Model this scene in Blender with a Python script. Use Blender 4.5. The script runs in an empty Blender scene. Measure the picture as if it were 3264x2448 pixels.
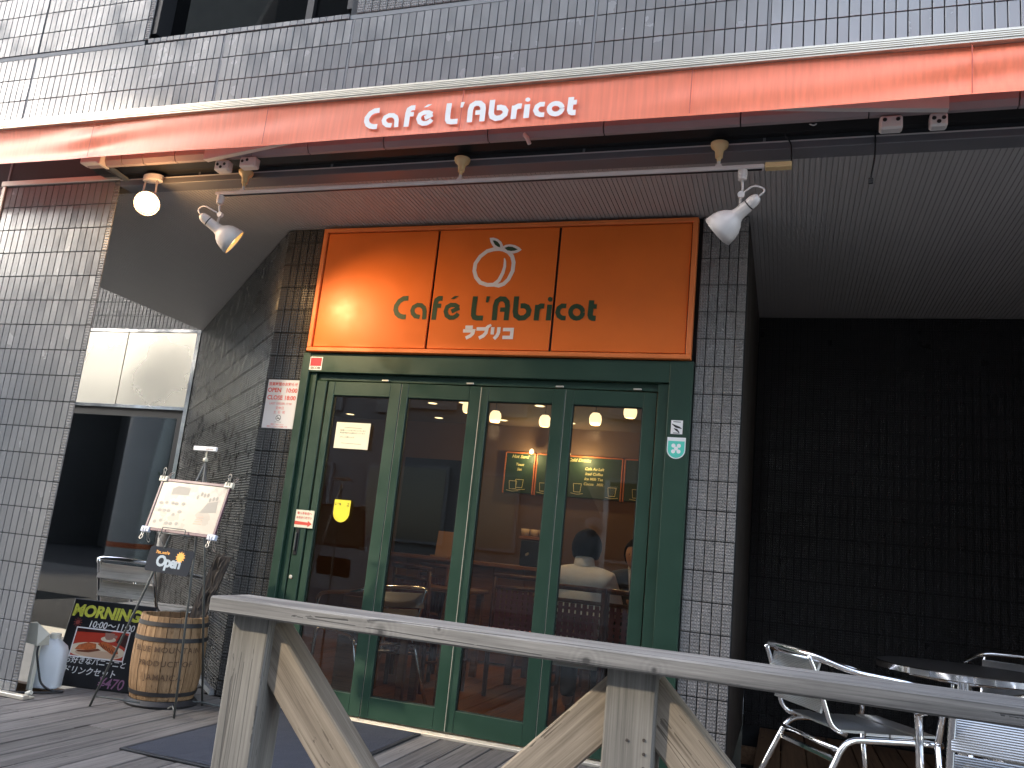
import bpy, bmesh, math, random
from mathutils import Matrix, Vector, Euler, noise
random.seed(7)
R = math.radians
scene = bpy.context.scene
COL = scene.collection

# ------------------------------------------------------------------ camera
cd = bpy.data.cameras.new('camera')
cam = bpy.data.objects.new('camera', cd); COL.objects.link(cam)
cr, cu, cf = Vector((0.9473, 0.3045, 0.0991)), Vector((-0.0317, -0.2188, 0.9753)), Vector((-0.3186, 0.9270, 0.1976))
cf.normalize(); cr = (cr - cf*cr.dot(cf)).normalized(); cu = cr.cross(cf)
CAM = Vector((4.074, -3.581, 0.984))
m = Matrix((cr, cu, -cf)).transposed().to_4x4(); m.translation = CAM
cam.matrix_world = m
cd.sensor_fit = 'HORIZONTAL'; cd.sensor_width = 36.0; cd.lens = 36.0*2638.85/3264.0
cd.clip_start = 0.05; cd.clip_end = 1000
scene.camera = cam

# ------------------------------------------------------------------ sky and sun
SUN_EL, SUN_AZ = R(27), R(230)       # low sun over the street, to the left behind the photographer
w = bpy.data.worlds.new('World'); scene.world = w; w.use_nodes = True
nt = w.node_tree; nt.nodes.clear()
sky = nt.nodes.new('ShaderNodeTexSky'); sky.sky_type = 'NISHITA'; sky.sun_disc = False
sky.sun_elevation = SUN_EL; sky.sun_rotation = SUN_AZ; sky.air_density = 1.0; sky.dust_density = 1.2; sky.ozone_density = 1.0
bg = nt.nodes.new('ShaderNodeBackground'); bg.inputs[1].default_value = 0.15
wo = nt.nodes.new('ShaderNodeOutputWorld')
hz = nt.nodes.new('ShaderNodeHueSaturation'); hz.inputs['Saturation'].default_value = .62      # hazy city sky
nt.links.new(sky.outputs[0], hz.inputs['Color']); nt.links.new(hz.outputs[0], bg.inputs[0]); nt.links.new(bg.outputs[0], wo.inputs[0])
sl = bpy.data.lights.new('sun', 'SUN'); sl.energy = 0.85; sl.angle = R(2.2); sl.color = (1.0, 0.87, 0.66)
so = bpy.data.objects.new('sun', sl); COL.objects.link(so)
sdir = Vector((math.sin(SUN_AZ)*math.cos(SUN_EL), math.cos(SUN_AZ)*math.cos(SUN_EL), math.sin(SUN_EL)))
so.location = sdir*60; so.rotation_euler = sdir.to_track_quat('Z', 'Y').to_euler()
vs = scene.view_settings
vs.view_transform = 'Standard'; vs.look = 'None'; vs.gamma = 1.0; vs.exposure = 2.75; vs.use_curve_mapping = False
scene.cycles.max_bounces = 10; scene.cycles.transparent_max_bounces = 12; scene.cycles.use_denoising = True
scene.cycles.sample_clamp_indirect = 6.0

# ------------------------------------------------------------------ helpers
WM = {}
class MB:
    """collects shapes; build() links them as one mesh object"""
    def __init__(s): s.v, s.f = [], []
    def add(s, vs, fs):
        n = len(s.v); s.v += [tuple(v) for v in vs]; s.f += [tuple(i+n for i in f) for f in fs]; return s
    def box(s, x0, x1, y0, y1, z0, z1, M=None):
        vs = [Vector((x, y, z)) for z in (z0, z1) for y in (y0, y1) for x in (x0, x1)]
        if M: vs = [M @ v for v in vs]
        return s.add(vs, [(0,2,3,1),(4,5,7,6),(0,1,5,4),(2,6,7,3),(0,4,6,2),(1,3,7,5)])
    def bevbox(s, x0, x1, y0, y1, z0, z1, b=.004, M=None, seg=1):
        bm = bmesh.new(); bmesh.ops.create_cube(bm, size=1)
        for v in bm.verts:
            v.co = Vector(((x0+x1)/2+v.co.x*(x1-x0), (y0+y1)/2+v.co.y*(y1-y0), (z0+z1)/2+v.co.z*(z1-z0)))
        bmesh.ops.bevel(bm, geom=bm.edges[:], offset=b, segments=seg, affect='EDGES', profile=.5)
        bm.verts.index_update()
        vs = [(M @ v.co) if M else v.co.copy() for v in bm.verts]
        s.add(vs, [[v.index for v in f.verts] for f in bm.faces]); bm.free(); return s
    def tube(s, pts, r, n=10, closed=False, caps=True):
        pts = [Vector(p) for p in pts]; N = len(pts); rings = []
        up = None
        for i, p in enumerate(pts):
            if closed: t = (pts[(i+1) % N]-pts[i-1]).normalized()
            else: t = (pts[min(i+1, N-1)]-pts[max(i-1, 0)]).normalized()
            if up is None:
                up = Vector((0,0,1)) if abs(t.z) < .9 else Vector((1,0,0))
            up = (up-t*up.dot(t)).normalized(); b = t.cross(up)
            rr = r[i] if isinstance(r, (list, tuple)) else r
            rings.append([p+(up*math.cos(a)+b*math.sin(a))*rr for a in [2*math.pi*k/n for k in range(n)]])
        vs = [v for g in rings for v in g]; fs = []
        for i in range(N if closed else N-1):
            j = (i+1) % N
            for k in range(n):
                fs.append((i*n+k, i*n+(k+1) % n, j*n+(k+1) % n, j*n+k))
        if caps and not closed:
            fs.append(tuple(range(n-1, -1, -1))); fs.append(tuple((N-1)*n+k for k in range(n)))
        return s.add(vs, fs)
    def lathe(s, prof, n=24, M=None, cap0=False, cap1=False):
        vs, fs = [], []
        for r, z in prof:
            for k in range(n):
                a = 2*math.pi*k/n; vs.append(Vector((r*math.cos(a), r*math.sin(a), z)))
        for i in range(len(prof)-1):
            for k in range(n):
                fs.append((i*n+k, i*n+(k+1) % n, (i+1)*n+(k+1) % n, (i+1)*n+k))
        if cap0: fs.append(tuple(range(n-1, -1, -1)))
        if cap1: fs.append(tuple((len(prof)-1)*n+k for k in range(n)))
        if M: vs = [M @ v for v in vs]
        return s.add(vs, fs)
    def prism(s, pts, y0, y1, M=None):
        """polygon in x,z pulled from y0 (front) to y1"""
        n = len(pts)
        vs = [Vector((x, y0, z)) for x, z in pts]+[Vector((x, y1, z)) for x, z in pts]
        if M: vs = [M @ v for v in vs]
        return s.add(vs, [tuple(range(n)), tuple(range(2*n-1, n-1, -1))]+[(i, i+n, (i+1) % n+n, (i+1) % n) for i in range(n)])
    def ribbon(s, pts, w, y, dy=0.0):
        """flat stroke of width w in the x,z plane at depth y"""
        P = [Vector((p[0], p[1])) for p in pts]; L = []
        for i, p in enumerate(P):
            t0 = (P[i]-P[i-1]).normalized() if i else (P[1]-P[0]).normalized()
            t1 = (P[i+1]-P[i]).normalized() if i < len(P)-1 else t0
            if not i: t0 = t1
            n0 = Vector((-t0.y, t0.x)); n1 = Vector((-t1.y, t1.x)); b = (n0+n1)
            b = b/max(.35, b.length**2/2) if b.length > 1e-6 else n0
            ww = w[i] if isinstance(w, (list, tuple)) else w
            L.append((p+b*ww/2, p-b*ww/2))
        vs = []
        for a, c in L: vs += [Vector((a.x, y, a.y)), Vector((c.x, y, c.y))]
        return s.add(vs, [(2*i, 2*i+1, 2*i+3, 2*i+2) for i in range(len(P)-1)])
    def poly(s, pts, y):
        return s.add([Vector((x, y, z)) for x, z in pts], [tuple(range(len(pts)))])
    def text(s, body, M, size=.1, align='CENTER', bold=0.0, spacing=1.0, shear=0.0):
        vs, fs = text_geo(body, size, align, bold, spacing, shear)
        return s.add([M @ v for v in vs], fs)
    def mesh(s, name, mat=None, smooth=False):
        me = bpy.data.meshes.new(name); me.from_pydata(s.v, [], s.f); me.update()
        if mat: me.materials.append(mat)
        if smooth:
            me.polygons.foreach_set('use_smooth', [True]*len(me.polygons))
            if smooth != 'all':
                bm = bmesh.new(); bm.from_mesh(me)
                bmesh.ops.recalc_face_normals(bm, faces=bm.faces)
                for e in bm.edges:
                    if len(e.link_faces) == 2 and e.calc_face_angle(0) > R(38): e.smooth = False
                bm.to_mesh(me); bm.free()
        return me
    def build(s, name, mat, parent=None, smooth=False, recalc=True):
        if parent is not None:
            inv = WM[parent.name].inverted(); s.v = [tuple(inv @ Vector(v)) for v in s.v]
        me = s.mesh(name, mat, smooth)
        if recalc and not smooth:
            bm = bmesh.new(); bm.from_mesh(me); bmesh.ops.recalc_face_normals(bm, faces=bm.faces); bm.to_mesh(me); bm.free()
        o = bpy.data.objects.new(name, me); COL.objects.link(o)
        if parent is not None: o.parent = parent; WM[o.name] = WM[parent.name]
        else: WM[o.name] = Matrix.Identity(4)
        return o
_tc = {}
def text_geo(body, size, align='CENTER', bold=0.0, spacing=1.0, shear=0.0):
    cu_ = bpy.data.curves.new('lettering', 'FONT'); cu_.body = body; cu_.size = size; cu_.align_x = align
    cu_.offset = bold; cu_.space_character = spacing; cu_.shear = shear; cu_.resolution_u = 3
    ob = bpy.data.objects.new('lettering', cu_)
    me = bpy.data.meshes.new_from_object(ob)
    vs = [v.co.copy() for v in me.vertices]; fs = [tuple(p.vertices) for p in me.polygons]
    bpy.data.objects.remove(ob); bpy.data.meshes.remove(me); bpy.data.curves.remove(cu_)
    return vs, fs
def wall_M(x, y, z, rz=0.0, tilt=0.0):
    """text plane (x right, y up) stood up on a wall that faces -y"""
    return Matrix.Translation((x, y, z)) @ Matrix.Rotation(rz, 4, 'Z') @ Matrix.Rotation(R(90)-tilt, 4, 'X')
def fillet(pts, r, n=5):
    P = [Vector(p) for p in pts]; out = [P[0]]
    for i in range(1, len(P)-1):
        a, b, c = P[i-1], P[i], P[i+1]; d0 = (a-b); d1 = (c-b)
        k = min(r, d0.length*.49, d1.length*.49)
        s0 = b+d0.normalized()*k; s1 = b+d1.normalized()*k
        for j in range(n+1):
            t = j/n; out.append(s0*(1-t)**2+b*2*t*(1-t)+s1*t*t)
    out.append(P[-1]); return out
def tag(o, label=None, cat=None, group=None, kind=None):
    if label: o['label'] = label
    if cat: o['category'] = cat
    if group: o['group'] = group
    if kind: o['kind'] = kind
    return o
def thing(name, label, cat, loc=(0,0,0), rz=0.0, group=None, kind=None):
    o = bpy.data.objects.new(name, None); COL.objects.link(o)
    o.location = loc; o.rotation_euler = (0,0,rz); o.empty_display_size = .1
    WM[o.name] = Matrix.Translation(loc) @ Matrix.Rotation(rz, 4, 'Z')
    return tag(o, label, cat, group, kind)
def inst(me, name, parent, loc, rot=(0,0,0), scale=None):
    """object sharing a mesh; loc is in the world, parent must be unrotated"""
    o = bpy.data.objects.new(name, me); COL.objects.link(o); o.parent = parent
    o.location = Vector(loc)-WM[parent.name].translation if parent else loc
    o.rotation_euler = rot
    if scale: o.scale = scale
    return o
def copy_thing(root, loc, rz, label=None, group=None):
    r = root.copy(); COL.objects.link(r); r.location = loc; r.rotation_euler = (0,0,rz)
    if label: r['label'] = label
    if group: r['group'] = group
    for ch in list(root.children):
        c = ch.copy(); COL.objects.link(c); c.parent = r
        for g in list(ch.children):
            d = g.copy(); COL.objects.link(d); d.parent = c
    return r
def px(p):
    """is the point inside the camera frame, and how far"""
    d = Vector(p)-CAM; z = d.dot(cf)
    if z <= .1: return False, 99
    u = d.dot(cr)/z*2638.85; v = d.dot(cu)/z*2638.85
    return (abs(u) < 1660 and abs(v) < 1250), z

# ------------------------------------------------------------------ materials
def M(name, base, rough=.5, metal=0.0, spec=.5, rnd=0.0, noise_=None, bump=None, stretch=(1,1,1), trans=0.0, coat=0.0, emit=None, alpha=1.0, dirt=None):
    mt = bpy.data.materials.new(name); mt.use_nodes = True; n = mt.node_tree.nodes; l = mt.node_tree.links
    p = n['Principled BSDF']
    p.inputs['Base Color'].default_value = (*base, 1); p.inputs['Roughness'].default_value = rough
    p.inputs['Metallic'].default_value = metal; p.inputs['Specular IOR Level'].default_value = spec
    p.inputs['Transmission Weight'].default_value = trans; p.inputs['Coat Weight'].default_value = coat
    if emit: p.inputs['Emission Color'].default_value = (*emit[0], 1); p.inputs['Emission Strength'].default_value = emit[1]
    if noise_ or bump or rnd or dirt:
        tc = n.new('ShaderNodeTexCoord'); mp = n.new('ShaderNodeMapping'); mp.inputs['Scale'].default_value = stretch
        oi = n.new('ShaderNodeObjectInfo')
        add = n.new('ShaderNodeVectorMath'); add.operation = 'ADD'
        sc = n.new('ShaderNodeMath'); sc.operation = 'MULTIPLY'; sc.inputs[1].default_value = 37.0
        l.new(oi.outputs['Random'], sc.inputs[0])
        l.new(tc.outputs['Object'], mp.inputs['Vector']); l.new(mp.outputs[0], add.inputs[0]); l.new(sc.outputs[0], add.inputs[1])
        vec = add.outputs[0]
        col = None
        if noise_ or rnd or dirt:
            hsv = n.new('ShaderNodeMixRGB'); hsv.blend_type = 'MULTIPLY'; hsv.inputs[0].default_value = 1.0
            hsv.inputs[1].default_value = (*base, 1)
            val = None
            if noise_:
                tx = n.new('ShaderNodeTexNoise'); tx.inputs['Scale'].default_value = noise_[0]; tx.inputs['Detail'].default_value = 6
                l.new(vec, tx.inputs['Vector'])
                mr = n.new('ShaderNodeMapRange'); mr.inputs[1].default_value = .25; mr.inputs[2].default_value = .75
                mr.inputs[3].default_value = 1-noise_[1]; mr.inputs[4].default_value = 1+noise_[1]
                l.new(tx.outputs[0], mr.inputs[0]); val = mr.outputs[0]
                mr2 = n.new('ShaderNodeMapRange'); mr2.inputs[1].default_value = .25; mr2.inputs[2].default_value = .75
                mr2.inputs[3].default_value = max(.02, rough-.12); mr2.inputs[4].default_value = min(1, rough+.12)
                l.new(tx.outputs[0], mr2.inputs[0]); l.new(mr2.outputs[0], p.inputs['Roughness'])
            if rnd:
                mr = n.new('ShaderNodeMapRange'); mr.inputs[3].default_value = 1-rnd; mr.inputs[4].default_value = 1+rnd
                l.new(oi.outputs['Random'], mr.inputs[0])
                if val:
                    mu = n.new('ShaderNodeMath'); mu.operation = 'MULTIPLY'; l.new(val, mu.inputs[0]); l.new(mr.outputs[0], mu.inputs[1]); val = mu.outputs[0]
                else: val = mr.outputs[0]
            if dirt:   # (scale, threshold, colour) blotches of dirt
                tx = n.new('ShaderNodeTexNoise'); tx.inputs['Scale'].default_value = dirt[0]; tx.inputs['Detail'].default_value = 8; tx.inputs['Roughness'].default_value = .65
                l.new(vec, tx.inputs['Vector'])
                mr = n.new('ShaderNodeMapRange'); mr.inputs[1].default_value = dirt[1]; mr.inputs[2].default_value = dirt[1]+.14; l.new(tx.outputs[0], mr.inputs[0])
                mx = n.new('ShaderNodeMixRGB'); mx.inputs[1].default_value = (*base, 1); mx.inputs[2].default_value = (*dirt[2], 1)
                l.new(mr.outputs[0], mx.inputs[0]); l.new(mx.outputs[0], hsv.inputs[1])
            if val: l.new(val, hsv.inputs[2])
            else: hsv.inputs[2].default_value = (1,1,1,1)
            l.new(hsv.outputs[0], p.inputs['Base Color'])
        if bump:
            tx = n.new('ShaderNodeTexNoise'); tx.inputs['Scale'].default_value = bump[0]; tx.inputs['Detail'].default_value = 5
            l.new(vec, tx.inputs['Vector'])
            bp = n.new('ShaderNodeBump'); bp.inputs['Strength'].default_value = bump[1]; bp.inputs['Distance'].default_value = bump[2] if len(bump) > 2 else .002
            l.new(tx.outputs[0], bp.inputs['Height']); l.new(bp.outputs[0], p.inputs['Normal'])
    return mt
def wood(name, light, dark, axis='X', rough=.75, rnd=.12, scale=1.0, knots=(), bump=.5):
    """weathered timber: grain lines run along the given axis"""
    mt = bpy.data.materials.new(name); mt.use_nodes = True; n = mt.node_tree.nodes; l = mt.node_tree.links
    p = n['Principled BSDF']; p.inputs['Roughness'].default_value = rough; p.inputs['Specular IOR Level'].default_value = .25
    tc = n.new('ShaderNodeTexCoord'); oi = n.new('ShaderNodeObjectInfo')
    mul = n.new('ShaderNodeMath'); mul.operation = 'MULTIPLY'; mul.inputs[1].default_value = 53.0; l.new(oi.outputs['Random'], mul.inputs[0])
    ad = n.new('ShaderNodeVectorMath'); ad.operation = 'ADD'; l.new(tc.outputs['Object'], ad.inputs[0]); l.new(mul.outputs[0], ad.inputs[1])
    src = ad.outputs[0] if not knots else tc.outputs['Object']
    def mapped(sc):
        mp = n.new('ShaderNodeMapping'); a = [sc[1]]*3; a['XYZ'.index(axis)] = sc[0]
        mp.inputs['Scale'].default_value = [v*scale for v in a]; l.new(src, mp.inputs['Vector']); return mp.outputs[0]
    def nz(vec, sc, det, ro=.6, dist=0.0):
        t = n.new('ShaderNodeTexNoise'); t.inputs['Scale'].default_value = sc; t.inputs['Detail'].default_value = det
        t.inputs['Roughness'].default_value = ro; t.inputs['Distortion'].default_value = dist; l.new(vec, t.inputs['Vector']); return t.outputs[0]
    g1 = nz(mapped((1.1, 46)), 1.0, 6, .7, .8); g2 = nz(mapped((5, 300)), 1.0, 3); big = nz(mapped((2.2, 7)), 1.0, 6, .65)
    def mth(op, a, b=None, c=None):
        k = n.new('ShaderNodeMath'); k.operation = op
        for i, x in enumerate((a, b, c)):
            if x is None: continue
            if isinstance(x, (int, float)): k.inputs[i].default_value = x
            else: l.new(x, k.inputs[i])
        return k.outputs[0]
    v = mth('ADD', mth('MULTIPLY', g1, .62), mth('ADD', mth('MULTIPLY', g2, .25), mth('MULTIPLY', big, .33)))
    crack = None
    for kx in knots:
        k = n.new('ShaderNodeVectorMath'); k.operation = 'DISTANCE'; l.new(tc.outputs['Object'], k.inputs[0]); k.inputs[1].default_value = kx[:3]
        d = k.outputs['Value']
        ring = mth('SINE', mth('MULTIPLY', mth('ADD', d, mth('MULTIPLY', big, .035)), 520.0))
        fall = n.new('ShaderNodeMapRange'); fall.inputs[1].default_value = kx[3]; fall.inputs[2].default_value = kx[3]*4.0; fall.inputs[3].default_value = 1.0; fall.inputs[4].default_value = 0.0; l.new(d, fall.inputs[0])
        v = mth('ADD', v, mth('MULTIPLY', mth('MULTIPLY', ring, .03), fall.outputs[0]))
        core = n.new('ShaderNodeMapRange'); core.inputs[1].default_value = kx[3]*.25; core.inputs[2].default_value = kx[3]*.95; core.inputs[3].default_value = .22; core.inputs[4].default_value = 0.0; l.new(d, core.inputs[0])
        v = mth('SUBTRACT', v, core.outputs[0])
    ck = nz(mapped((.45, 30)), 1.0, 2, .5, .2)
    cr_ = n.new('ShaderNodeMapRange'); cr_.inputs[1].default_value = .485; cr_.inputs[2].default_value = .5; l.new(ck, cr_.inputs[0])
    cr2 = n.new('ShaderNodeMapRange'); cr2.inputs[1].default_value = .5; cr2.inputs[2].default_value = .515; l.new(ck, cr2.inputs[0])
    crk = mth('MULTIPLY', mth('SUBTRACT', cr_.outputs[0], cr2.outputs[0]), mth('GREATER_THAN', big, .52))
    rp = n.new('ShaderNodeValToRGB'); rp.color_ramp.elements[0].position = .44; rp.color_ramp.elements[1].position = .76
    rp.color_ramp.elements[0].color = (*dark, 1); rp.color_ramp.elements[1].color = (*light, 1)
    l.new(mth('SUBTRACT', v, mth('MULTIPLY', crk, .3)), rp.inputs[0])
    mr = n.new('ShaderNodeMapRange'); mr.inputs[3].default_value = 1-rnd; mr.inputs[4].default_value = 1+rnd; l.new(oi.outputs['Random'], mr.inputs[0])
    mx = n.new('ShaderNodeMixRGB'); mx.blend_type = 'MULTIPLY'; mx.inputs[0].default_value = 1; l.new(rp.outputs[0], mx.inputs[1]); l.new(mr.outputs[0], mx.inputs[2])
    l.new(mx.outputs[0], p.inputs['Base Color'])
    b = n.new('ShaderNodeBump'); b.inputs['Strength'].default_value = bump; b.inputs['Distance'].default_value = .002
    l.new(mth('SUBTRACT', v, crk), b.inputs['Height']); l.new(b.outputs[0], p.inputs['Normal'])
    return mt
def glass(name, tint=(.93, .96, .95), refl=1.0, film=0.0):
    mt = bpy.data.materials.new(name); mt.use_nodes = True; n = mt.node_tree.nodes; l = mt.node_tree.links
    n.clear(); o = n.new('ShaderNodeOutputMaterial'); t = n.new('ShaderNodeBsdfTransparent'); t.inputs[0].default_value = (*tint, 1)
    g = n.new('ShaderNodeBsdfGlossy'); g.inputs['Roughness'].default_value = .015; g.inputs[0].default_value = (refl,)*3+(1,)
    fr = n.new('ShaderNodeFresnel'); fr.inputs[0].default_value = 1.5
    mx = n.new('ShaderNodeMixShader'); ad = n.new('ShaderNodeMath'); ad.operation = 'ADD'; ad.inputs[1].default_value = film; l.new(fr.outputs[0], ad.inputs[0]); l.new(ad.outputs[0], mx.inputs[0]); l.new(t.outputs[0], mx.inputs[1]); l.new(g.outputs[0], mx.inputs[2]); l.new(mx.outputs[0], o.inputs[0])
    return mt
def cloth(name, col, trans=.35, rough=.6, spec=.45):
    mt = bpy.data.materials.new(name); mt.use_nodes = True; n = mt.node_tree.nodes; l = mt.node_tree.links
    p = n['Principled BSDF']; p.inputs['Base Color'].default_value = (*col, 1); p.inputs['Roughness'].default_value = rough
    p.inputs['Specular IOR Level'].default_value = spec
    tr = n.new('ShaderNodeBsdfTranslucent'); tr.inputs[0].default_value = (*col, 1)
    mx = n.new('ShaderNodeMixShader'); mx.inputs[0].default_value = trans
    o = n['Material Output']; l.new(p.outputs[0], mx.inputs[1]); l.new(tr.outputs[0], mx.inputs[2]); l.new(mx.outputs[0], o.inputs[0])
    tc = n.new('ShaderNodeTexCoord'); mp = n.new('ShaderNodeMapping'); mp.inputs['Scale'].default_value = (60, 60, 3); l.new(tc.outputs['Object'], mp.inputs[0])
    tx = n.new('ShaderNodeTexNoise'); tx.inputs['Scale'].default_value = 1; tx.inputs['Detail'].default_value = 4; l.new(mp.outputs[0], tx.inputs[0])
    mr = n.new('ShaderNodeMapRange'); mr.inputs[1].default_value = .3; mr.inputs[2].default_value = .7; mr.inputs[3].default_value = .9; mr.inputs[4].default_value = 1.08; l.new(tx.outputs[0], mr.inputs[0])
    mm = n.new('ShaderNodeMixRGB'); mm.blend_type = 'MULTIPLY'; mm.inputs[0].default_value = 1; mm.inputs[1].default_value = (*col, 1); l.new(mr.outputs[0], mm.inputs[2]); l.new(mm.outputs[0], p.inputs['Base Color'])
    return mt

# palette -----------------------------------------------------------------------------
TILE = M('glazed_grey_tile', (.212,.209,.206), .20, spec=1.0, rnd=.06, noise_=(5,.03))
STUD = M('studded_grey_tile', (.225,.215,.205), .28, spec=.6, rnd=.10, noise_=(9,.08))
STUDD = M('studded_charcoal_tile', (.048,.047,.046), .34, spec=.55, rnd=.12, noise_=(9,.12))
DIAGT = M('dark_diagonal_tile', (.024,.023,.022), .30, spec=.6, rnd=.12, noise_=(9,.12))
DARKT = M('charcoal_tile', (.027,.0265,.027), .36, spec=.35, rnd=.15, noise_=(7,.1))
MORTAR = M('mortar', (.045,.047,.05), .9, noise_=(30,.2))
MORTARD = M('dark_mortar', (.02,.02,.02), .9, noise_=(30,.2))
SEAL = M('grey_sealant', (.20,.205,.21), .6)
SOFFIT = M('soffit_panel_grey', (.42,.40,.385), .55, noise_=(3,.08))
BLACKM = M('black_metal', (.012,.012,.013), .45, spec=.4)
LINTEL = M('lintel_grey_paint', (.16,.155,.165), .5, noise_=(4,.12))
ORANGE = M('orange_sign_paint', (.80,.17,.025), .40, spec=.28, noise_=(5,.05))
ORANGEF = M('orange_frame_paint', (.82,.21,.05), .4, noise_=(6,.06))
GREEN = M('dark_green_paint', (.016,.048,.030), .42, spec=.45, noise_=(6,.12), bump=(80,.06,.001))
SEAMG = M('door_gasket', (.012,.02,.016), .6)
LOGOG = M('logo_green', (.020,.055,.022), .5)
LOGOW = M('logo_white', (.80,.74,.74), .5)
WHITE = M('white_vinyl', (.85,.85,.85), .5)
PAPER = M('white_paper', (.80,.79,.78), .7, noise_=(6,.04))
ALU = M('brushed_aluminium', (.72,.67,.57), .40, .7, noise_=(14,.12), stretch=(1,1,30))
CHROME = M('polished_aluminium', (.88,.88,.89), .12, 1.0, noise_=(6,.04))
SLAT = M('ribbed_aluminium_slat', (.52,.53,.54), .30, .95)
STEEL = M('beige_metal_panel', (.50,.475,.41), .32, .8, noise_=(.8,.06))
TRIMS = M('stainless_trim', (.85,.84,.82), .13, 1.0, noise_=(3,.1))
FABRIC = cloth('orange_awning_fabric', (.95,.245,.135), .08, .40, .6)
CANOPY = cloth('orange_canopy_cloth', (.93,.20,.13), .65, .5)
FABW = M('white_awning_print', (.86,.83,.80), .5)
PINKP = M('white_metal_pink_light_tint', (.64,.59,.565), .4, noise_=(8,.06))  # white paint tinted slightly pink for the light through the canopy
SEGM = M('cassette_metal_shade_pink_light', (.34,.27,.27), .45, noise_=(8,.06))  # white metal; valance shade and red fabric light put into the colour
YEL = M('yellowed_plastic', (.72,.52,.26), .45, noise_=(8,.08))
GLASS = glass('door_glass')
GLASSD = glass('entrance_glass', (.42,.46,.44), 1.0, .035)
GLASSU = glass('upper_window_glass', (.12,.13,.14), .6)
RED = M('red_print', (.75,.09,.06), .5)
REDS = M('signal_red', (.70,.02,.04), .45)
BLACKP = M('black_print', (.015,.015,.015), .5)
YELS = M('yellow_sticker', (.85,.74,.05), .45)
TURQ = M('turquoise_sticker', (.10,.62,.50), .45)
CREAM = M('cream_paper', (.82,.80,.62), .6, noise_=(8,.03))
RAILW = wood('weathered_grey_rail', (.27,.26,.25), (.060,.058,.059), 'X', knots=((-.02,-.072,-.004,.015),(.42,-.072,-.004,.013),(.55,-.072,-.003,.009),(.11,-.07,.018,.007)))
POSTW = wood('weathered_grey_post', (.245,.23,.208), (.105,.098,.09), 'Z', rnd=.08)
DECKW = wood('weathered_deck_board', (.225,.205,.187), (.075,.068,.063), 'Y', rnd=.22, rough=.8)
DECKB = wood('sheltered_brown_board', (.20,.115,.062), (.075,.040,.022), 'Y', rnd=.2, rough=.6)
BARR = wood('barrel_oak', (.43,.275,.15), (.15,.085,.042), 'Z', rnd=.18, rough=.7, scale=1.6)
INTW = wood('orange_interior_wood', (.27,.125,.055), (.12,.05,.022), 'X', rnd=.1, rough=.4, bump=.1)
INTF = wood('interior_floor_board', (.36,.16,.07), (.17,.07,.03), 'Y', rnd=.15, rough=.4, bump=.1)
REDW = wood('red_brown_chair_wood', (.15,.048,.025), (.065,.02,.012), 'Z', rnd=.1, rough=.35, bump=.1)
PEACH = M('peach_plaster', (.17,.10,.065), .8, noise_=(2,.08))
CEIL = M('brown_ceiling', (.17,.115,.085), .8)
IRON = M('grey_wrought_iron', (.10,.105,.10), .5, .3, noise_=(20,.2))
RUST = M('black_hoop_iron', (.025,.023,.024), .6, noise_=(20,.3))
BOARD = M('black_chalkboard', (.008,.008,.010), .45, noise_=(6,.3))
JUGP = M('translucent_jug_plastic', (.72,.76,.80), .45, trans=.25, noise_=(5,.05))
BEIGE = M('beige_plastic', (.55,.53,.45), .5, noise_=(6,.06))
CABLE = M('black_rubber', (.012,.012,.013), .5)
MATM = M('blue_grey_mat', (.030,.034,.048), .95, noise_=(160,.45), bump=(300,.8,.004))
MATE = M('mat_rubber_edge', (.020,.021,.024), .7)
CLIPM = M('clip_cream', (.62,.58,.47), .45)
CLIPB = M('clip_pale_blue', (.55,.60,.72), .45)
WIRE = M('clip_wire', (.45,.42,.38), .3, .9)
PURP = M('plum_frame', (.095,.035,.062), .35, noise_=(8,.1))
BARK = M('dark_bark', (.040,.032,.028), .8, noise_=(14,.6), stretch=(3,3,.6), bump=(25,1.0,.01))
ASPH = M('asphalt', (.05,.05,.052), .9, noise_=(60,.25), bump=(120,.5,.004))
PAVE = M('pavement', (.18,.175,.165), .85, noise_=(6,.15), bump=(90,.3,.003))
PILC = M('pillar_paint', (.40,.395,.375), .7, noise_=(1.2,.08))
FRG = M('grey_window_frame', (.16,.16,.165), .5)
CONC = M('pale_concrete', (.42,.42,.40), .8, noise_=(1.2,.12))
SKIN = M('skin', (.52,.30,.20), .5, noise_=(8,.06))
HAIR = M('black_hair', (.006,.005,.005), .9, spec=.15, bump=(90,.6,.004))
SHIRT = M('white_shirt', (.86,.84,.77), .8, noise_=(5,.05), bump=(14,.5,.012))
NAVY = M('navy_suit', (.012,.016,.03), .8)

# ---------------------------------------------------------------- setting: ground and deck
G = -.27
o = MB().box(-120, 120, -160, 60, G-.5, G-.16).build('street', ASPH); tag(o, 'grey asphalt street in front of the cafe', kind='structure')
o = MB().box(-60, 60, -5.0, 0.0, G-.15, G-.004).build('pavement', PAVE); tag(o, 'paved footway below the wooden deck', kind='structure')
o = MB().box(-5.4, .30, .02, 3.2, G-.14, G).build('entrance_floor', PAVE); tag(o, 'stone floor before the glass entrance', kind='structure')
deck = thing('wooden_deck', 'wooden terrace deck of weathered grey boards', None, (2.6, -.6, 0), kind='structure')
def board_mesh(L, b=.003):
    return MB().bevbox(-.0664, .0664, 0, L, -.03, 0, b).mesh('plank', DECKW)
bm_cache = {}
def lay(x, y0, y1, mat):
    y = y0
    while y < y1-.05:
        L = min(y1-y, random.choice((1.8, 2.4, 3.0, 3.6)))
        if y1-y-L < .5: L = y1-y
        L = round(L, 3); k = (L, mat.name)
        if k not in bm_cache:
            me = board_mesh(L-.003); me.materials.clear(); me.materials.append(mat); bm_cache[k] = me
        inst(bm_cache[k], 'plank', deck, (x, y, random.uniform(-.0022, .0)), (random.uniform(-.0006,.0006), random.uniform(-.006,.006), 0))
        y += L
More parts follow.
